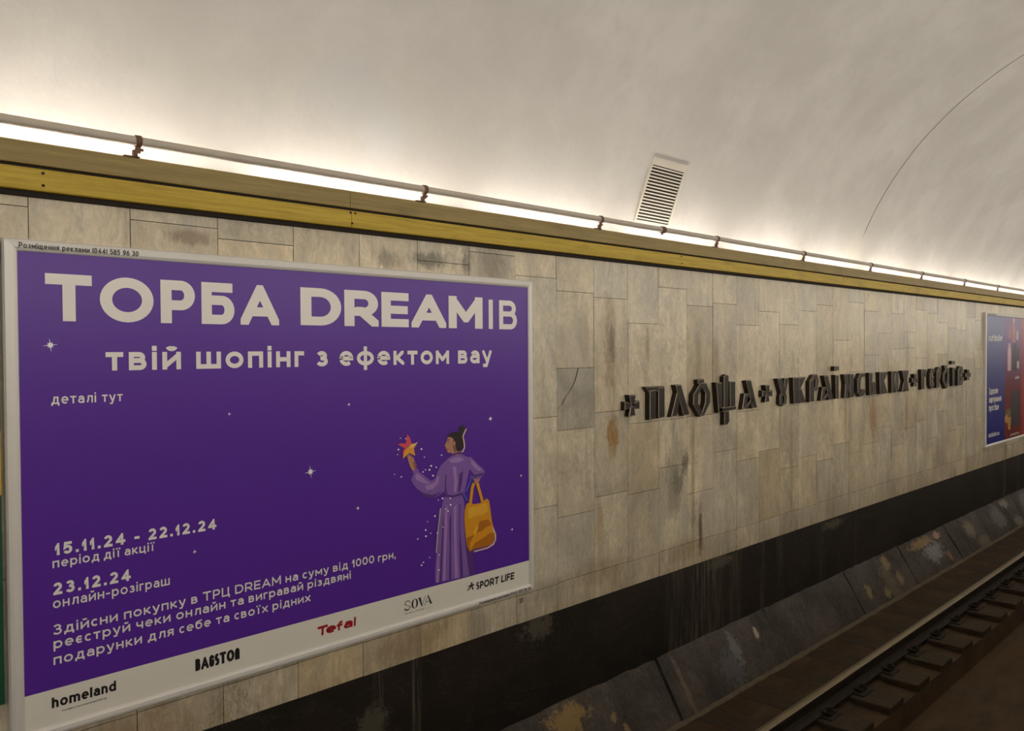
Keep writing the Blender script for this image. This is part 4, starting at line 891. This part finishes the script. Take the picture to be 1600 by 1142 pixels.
# captions on the frame itself
text('frame_caption', K_, text_polys('Розміщення реклами (044) 585 96 30', .903, 1.368, 3.1285, .0165, .0036, space=.9), FR, -.0462)
text('frame_caption', K_, text_polys('Розміщення реклами (044) 585 96 30', 3.387, 3.846, 1.1305, .0135, .0030, space=.9), FR, -.0462)
# the figure 33 painted on the marble below the poster
text('painted_number', K_, text_polys('33', 3.780, 3.815, 1.040, .034/1.38, .0058, gap=.3), wall, -.0028)

# ------------------------------------------------------------------ green board with a yellow band, at the left edge
gb = empty('wall_board', (.20, 0, 1.304))
tag(gb, 'green board with a yellow band, beside the purple poster at left edge', 'board')
b = MB(); b.box(-.9, .832, -.028, .001, 1.304, 3.075); b.build('panel', M['green'], gb)
b = MB(); b.box(-.9, .832, -.0295, -.027, 2.142, 2.397); tag(b.build('band', M['yellow'], gb), 'yellow band')
b = MB(); b.box(-.9, .834, -.034, .001, 3.075, 3.150); b.build('top_strip', M['near_black'], gb)  # darker strip along the top of the board

# ------------------------------------------------------------------ the blue and red poster far right
QX0, QX1, QZ0, QZ1 = 13.93, 16.98, 1.168, 3.255
ds = .992                                 # sheet plane sits a little in front of the wall
p2 = empty('advertising_poster', ((QX0+QX1)/2, 0, QZ0))
tag(p2, 'blue and red advertisement with kitchen blenders, at the right edge', 'poster', 'framed posters on the track wall')
F2 = frame_mesh(QX0, QX1, QZ0, QZ1, .054, .049, .040, .043).build('frame', M['frame'], p2)
def fade(name, top, bottom, z0, z1):
    g = G(name); n = g.noise(2.5, 4)
    f = g.ramp(g.math('ADD', g.z, g.math('MULTIPLY', g.math('SUBTRACT', n, .5), .3)), z0, z1)
    return g.out(g.mix(f, bottom, top), 0.38, 0.45)
BLUE = fade('print_blue', (0.085, 0.095, 0.27), (0.012, 0.015, 0.20), 1.3, 3.1)
PURP = fade('print_purple_red', (0.16, 0.055, 0.22), (0.16, 0.018, 0.016), 1.9, 2.7)
RED = plain('print_red', (0.30, 0.035, 0.045), 0.38, 0, 0.12, 3)
b = MB(); b.box(QX0+.03, QX1-.02, -.030, .001, QZ0+.03, QZ1-.03); S2 = b.build('sheet', BLUE, p2)
flat('printed_panel', [[(14.99, QZ0+.042), (16.0, QZ0+.042), (16.0, QZ1-.048), (14.99, QZ1-.048)]], PURP, S2, YP)
flat('printed_panel', [[(16.0, QZ0+.042), (QX1-.036, QZ0+.042), (QX1-.036, QZ1-.048), (16.0, QZ1-.048)]], RED, S2, YP)
text('brand_name', W_, text_polys('nutribullet', 14.10, 14.85, 2.815, .078, .020, gap=.2), S2, -.032)
text('slogan', W_, text_polys('Здорове', 14.13, 14.62, 1.985, .075, .018, gap=.18), S2, -.032)
text('slogan', W_, text_polys('харчування', 14.13, 14.80, 1.855, .075, .018, gap=.18), S2, -.032)
text('slogan', W_, text_polys('простіше', 14.13, 14.66, 1.725, .075, .018, gap=.18), S2, -.032)
text('web_line', W_, text_polys('nutribullet.ua', 14.12, 14.69, 1.315, .05, .013, gap=.2), S2, -.032)
C2 = {'pink': plain('ink_pink', (0.62, 0.42, 0.44), .4), 'rose': plain('ink_rose', (0.45, 0.16, 0.17), .4), 'char': plain('ink_charcoal', (0.045, 0.04, 0.05), .4), 'lit': plain('ink_pale', (0.5, 0.45, 0.46), .4),
      'orange': plain('ink_orange', (0.50, 0.24, 0.07), .4), 'olive': plain('ink_olive', (0.17, 0.13, 0.04), .4)}
def bottle(x0, x1, z0, z1, neck=.55, cap=.12):
    xm = (x0+x1)/2; hw = (x1-x0)/2; h = z1-z0
    return [(x0, z0), (x1, z0), (x1, z0+h*(1-cap*2)), (xm+hw*neck, z0+h*(1-cap)), (xm+hw*neck, z1), (xm-hw*neck, z1), (xm-hw*neck, z0+h*(1-cap)), (x0, z0+h*(1-cap*2))]
text('printed_blender', C2['pink'], [bottle(15.16, 15.36, 2.33, 2.78)], S2, -.032)
text('printed_blender', C2['rose'], [bottle(15.42, 15.62, 2.80, 3.12, .7), bottle(15.22, 15.34, 2.86, 3.02, .4)], S2, -.032)
text('printed_blender', C2['char'], [bottle(15.46, 15.72, 2.32, 2.78, .8), bottle(15.74, 15.88, 2.50, 2.74)], S2, -.032)
text('printed_blender', C2['lit'], [bottle(15.70, 15.86, 2.36, 2.48, .7), bottle(15.68, 15.80, 2.84, 3.0), [(15.46, 3.13), (15.58, 3.13), (15.56, 3.2), (15.48, 3.2)]], S2, -.032)
text('printed_blender', C2['char'], [bottle(15.38, 15.86, 1.40, 1.99, .85, .05)], S2, -.032)
text('printed_glass', C2['orange'], [[(15.03, 1.50), (15.16, 1.46), (15.18, 1.60), (15.10, 1.62), (15.0, 1.58)], [(15.20, 1.36), (15.34, 1.36), (15.38, 1.56), (15.17, 1.56)]], S2, -.0322)
text('printed_glass', C2['olive'], [[(15.05, 1.60), (15.36, 1.55), (15.36, 1.70), (15.08, 1.70)]], S2, -.0321)
text('printed_caption', W_, text_polys('smoothie', 15.34, 15.88, 1.245, .03, .008), S2, -.0323)
text('printed_caption', W_, text_polys('portable', 15.62, 15.86, 2.185, .035, .01), S2, -.0323)
text('frame_caption', K_, text_polys('Розміщення реклами (044) 585 96 30', 14.0, 14.46, 3.2185, .0165, .0036, space=.5), F2, -.0462)

# ------------------------------------------------------------------ metal letters on the wall
CROSS = [[(.36, 1), (.64, 1), (.60, .52), (.40, .52)][::-1], [(.40, .48), (.60, .48), (.66, 0), (.34, 0)][::-1], [(0, .34), (0, .66), (.48, .60), (.48, .40)], [(.52, .40), (.52, .60), (1, .66), (1, .34)]]
CROSS = [[(.26, 1), (.74, 1), (.60, .45), (.40, .45)], [(.40, .55), (.60, .55), (.74, 0), (.26, 0)], [(0, .30), (0, .70), (.55, .60), (.55, .40)], [(.45, .40), (.45, .60), (1, .70), (1, .30)]]
GL = {
 '+': CROSS,
 'П': [[(.14, -.01), (.50, 0), (.50, .90), (.14, .88)], [(.64, .0), (1, .02), (1, .96), (.64, .96)], [(-.06, 1), (1, 1), (1, .84), (.14, .82)]],
 'Л': [[(.20, 1), (.52, 1.01), (1, .02), (.66, -.01)], [(.30, .76), (.50, .62), (.32, .02), (-.02, 0)]],
 'О': [[(.38, 1.0), (.0, .66), (-.02, .32), (.40, -.10), (.52, .05), (.27, .36), (.28, .62), (.52, .88)], [(.36, 1.0), (.76, 1.02), (1, .68), (1, .34), (.62, -.08), (.40, -.10), (.52, .05), (.70, .36), (.72, .66), (.52, .88)], [(.30, .98), (.66, 1.0), (.66, 1.15), (.28, 1.13)]],
 'Щ': [[(-.04, 1), (.28, .99), (.28, .0), (.08, -.03)], [(.37, .06), (.62, .06), (.62, 1.22), (.50, 1.26), (.37, 1.18)], [(.72, .04), (1, .06), (1, 1.0), (.70, 1.01)], [(.08, -.03), (1, .02), (1, .14), (.10, .13)], [(.40, .0), (.64, .0), (.66, -.38), (.56, -.48), (.40, -.47)]],
 'А': [[(.22, 1), (.56, 1.01), (1, 0), (.66, 0)], [(.12, .50), (.36, .50), (.30, .04), (-.02, 0)], [(.12, .54), (.62, .54), (.66, .40), (.22, .38)], [(-.02, 0), (.36, 0), (.74, .30), (.62, .36), (.28, .12)]],
 'У': [[(-.02, 1), (.36, 1), (.72, .48), (.68, .30), (.42, .34), (.30, .44)], [(.60, 1), (1, 1), (.76, .50), (.60, .44)], [(.30, .44), (.46, .40), (.50, .10), (.46, -.04), (.22, .02), (.22, .28)], [(.40, -.05), (.74, .02), (.80, .30), (.70, .44), (.58, .36), (.60, .14)]],
 'К': [[(.06, 0), (.46, 0), (.46, 1), (-.02, 1)], [(.46, .98), (1, 1), (.62, .58), (.46, .46)], [(.42, .50), (.66, .56), (1.02, 0), (.58, 0)]],
 'Р': [[(-.02, -.01), (.42, 0), (.42, .92), (-.02, .82)], [(-.02, .80), (.38, 1.06), (.80, 1.08), (.74, .92), (.40, .90)], [(.60, 1.05), (.84, 1.06), (1, .80), (.80, .42), (.48, .40), (.48, .52), (.66, .58), (.68, .82)]],
 'Ї': [[(.10, 0), (.90, 0), (.90, .98), (-.05, 1.0)], [(-.2, 1.18), (.42, 1.18), (.42, 1.36), (-.2, 1.36)], [(.58, 1.18), (1.2, 1.18), (1.2, 1.36), (.58, 1.36)]],
 'Н': [[(.04, 0), (.40, 0), (.46, .60), (.42, 1), (-.02, 1), (.12, .60)], [(.62, 0), (1, 0), (1, 1), (.56, 1), (.62, .6)], [(.30, .66), (.44, .78), (.78, .26), (.64, .16)]],
 'С': [[(.32, 1), (.50, .82), (.38, .66), (.38, .28), (.50, .10), (.36, -.02), (.02, .18), (-.02, .72)], [(.30, 1), (1, 1.01), (1, .84), (.48, .82)], [(.36, -.02), (.80, 0), (1, .12), (1, .30), (.62, .28), (.64, .14), (.48, .10)]],
 'Ь': [[(.06, 0), (.46, 0), (.46, 1), (-.02, 1)], [(.46, .58), (.86, .58), (1, .46), (1, 0), (.64, 0), (.64, .44), (.46, .46)], [(.40, 0), (.8, 0), (.8, .12), (.40, .12)]],
 'И': [[(.04, 0), (.42, 0), (.42, 1), (-.02, 1)], [(.64, 0), (1, 0), (1, 1), (.60, 1)], [(.34, .06), (.48, .0), (.76, .90), (.62, .96)]],
 'Х': [[(-.02, 1), (.42, 1), (1.02, 0), (.58, 0)], [(.60, 1), (1.02, 1), (.42, 0), (-.02, 0)]],
 'Г': [[(.08, 0), (.54, 0), (.54, 1), (-.02, 1)], [(.50, 1), (1, 1), (1, .62), (.78, .66), (.74, .84), (.50, .84)]],
 'Е': [[(.32, 1), (.52, .82), (.44, .66), (.44, .28), (.52, .10), (.36, -.02), (.02, .18), (-.02, .72)], [(.30, 1), (1, 1.02), (1, .80), (.48, .82)], [(.36, -.02), (.80, 0), (1, .12), (1, .32), (.70, .30), (.66, .14), (.48, .10)], [(.36, .42), (.86, .46), (.86, .60), (.36, .58)]],
 'В': [[(-.02, 0), (.40, 0), (.40, .98), (-.02, .82)], [(.0, .82), (.40, 1.06), (.86, 1.04), (.96, .82), (.80, .56), (.44, .52), (.44, .62), (.62, .66), (.64, .84), (.40, .90)], [(.40, .54), (.84, .54), (1.02, .28), (.86, .0), (.36, 0), (.36, .12), (.62, .14), (.68, .30), (.60, .42), (.40, .44)]],
}
def area(p): return sum(p[i][0]*p[(i+1) % len(p)][1]-p[(i+1) % len(p)][0]*p[i][1] for i in range(len(p)))/2
def inset(p, d):
    out = []; n = len(p)
    for i in range(n):
        a, c, e_ = Vector(p[i-1]), Vector(p[i]), Vector(p[(i+1) % n])
        d1 = (c-a).normalized(); d2 = (e_-c).normalized(); n1 = Vector((-d1.y, d1.x)); n2 = Vector((-d2.y, d2.x))
        mm = (n1+n2); mm = mm.normalized() if mm.length > .2 else n1
        out.append(tuple(c+mm*d*min(1/max(mm.dot(n1), .4), 2)))
    return out
def letter(ch, x0, x1, z0, z1, label):
    b = MB(); org = ((x0+x1)/2, 0, z0)
    for k, poly in enumerate(GL[ch]):
        P = [(x0+u*(x1-x0), z0+v*(z1-z0)) for u, v in poly]
        if area(P) < 0: P = P[::-1]
        d = .050-.0035*(k % 3)
        q = inset(P, .0065)
        b.grid([[(x, .004, z) for x, z in P], [(x, -d+.006, z) for x, z in P]], caps=False)
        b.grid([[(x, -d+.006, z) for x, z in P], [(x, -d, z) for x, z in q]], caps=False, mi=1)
        b.face([(x, .004, z) for x, z in P]); b.face([(x, -d, z) for x, z in q])
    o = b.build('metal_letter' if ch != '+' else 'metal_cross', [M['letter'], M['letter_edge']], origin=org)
    tag(o, label, 'letter' if ch != '+' else 'cross', 'dark metal letters of the station name' if ch != '+' else 'dark metal crosses between the words')
def fx(a, c): return a*1.0055, c*.9962
ZB, ZC = 2.168, 2.420
LET = [('+', 4.85, 5.072, 2.208, 2.366, 'dark metal cross left of the first word, nearest on the wall'),
 ('П', 5.122, 5.41, 0, 0, 'dark metal letter П that begins the first word'), ('Л', 5.455, 5.759, 0, 0, 'dark metal letter Л, second in the first word'),
 ('О', 5.767, 6.084, 0, 0, 'dark metal letter О between Л and Щ in the first word'), ('Щ', 6.130, 6.505, 0, 0, 'dark metal letter Щ with a long tail, shaped like a trident'),
 ('А', 6.564, 6.884, 0, 0, 'dark metal letter А that ends the first word'), ('+', 6.929, 7.173, 2.213, 2.370, 'dark metal cross between the first and second words'),
 ('У', 7.216, 7.513, 0, 0, 'dark metal letter У that begins the second word'), ('К', 7.531, 7.88, 0, 0, 'dark metal letter К between У and Р in the second word'),
 ('Р', 7.890, 8.183, 0, 0, 'dark metal letter Р in the second word, after К'), ('А', 8.15, 8.512, 0, 0, 'dark metal letter А inside the second word, before Ї'),
 ('Ї', 8.494, 8.656, 0, 0, 'dark metal letter Ї with two dots, inside the second word'), ('Н', 8.711, 9.051, 0, 0, 'dark metal letter Н, middle of the second word after Ї'),
 ('С', 9.060, 9.369, 0, 0, 'dark metal letter С in the second word, with an open right side'), ('Ь', 9.389, 9.665, 0, 0, 'dark metal letter Ь in the second word, after С'),
 ('К', 9.689, 10.03, 0, 0, 'dark metal letter К between Ь and И in the second word'), ('И', 10.055, 10.375, 0, 0, 'dark metal letter И near the end of second word'),
 ('Х', 10.401, 10.724, 0, 0, 'dark metal letter Х that ends the second word'), ('+', 10.751, 11.047, 2.225, 2.382, 'dark metal cross between the second and third words'),
 ('Г', 11.062, 11.355, 0, 0, 'dark metal letter Г that begins the third word'), ('Е', 11.372, 11.663, 0, 0, 'dark metal letter Е in the third word, after Г'),
 ('Р', 11.640, 11.947, 0, 0, 'dark metal letter Р in the third word, after Е'), ('О', 11.890, 12.278, 0, 0, 'dark metal letter О in the third word, before Ї'),
 ('Ї', 12.29, 12.50, 0, 0, 'dark metal letter Ї with two dots, in the third word'), ('В', 12.520, 12.875, 0, 0, 'dark metal letter В that ends the third word'),
 ('+', 12.875, 13.207, 2.238, 2.395, 'dark metal cross right of the last word, nearest the blue poster')]
for ch, a, c, z0, z1, lab in LET:
    x0, x1 = fx(a, c)
    if z0 == 0: dz = .0022*(a-5); z0, z1 = ZB+dz*.6, ZC+dz
    letter(ch, x0, x1, z0, z1, lab)
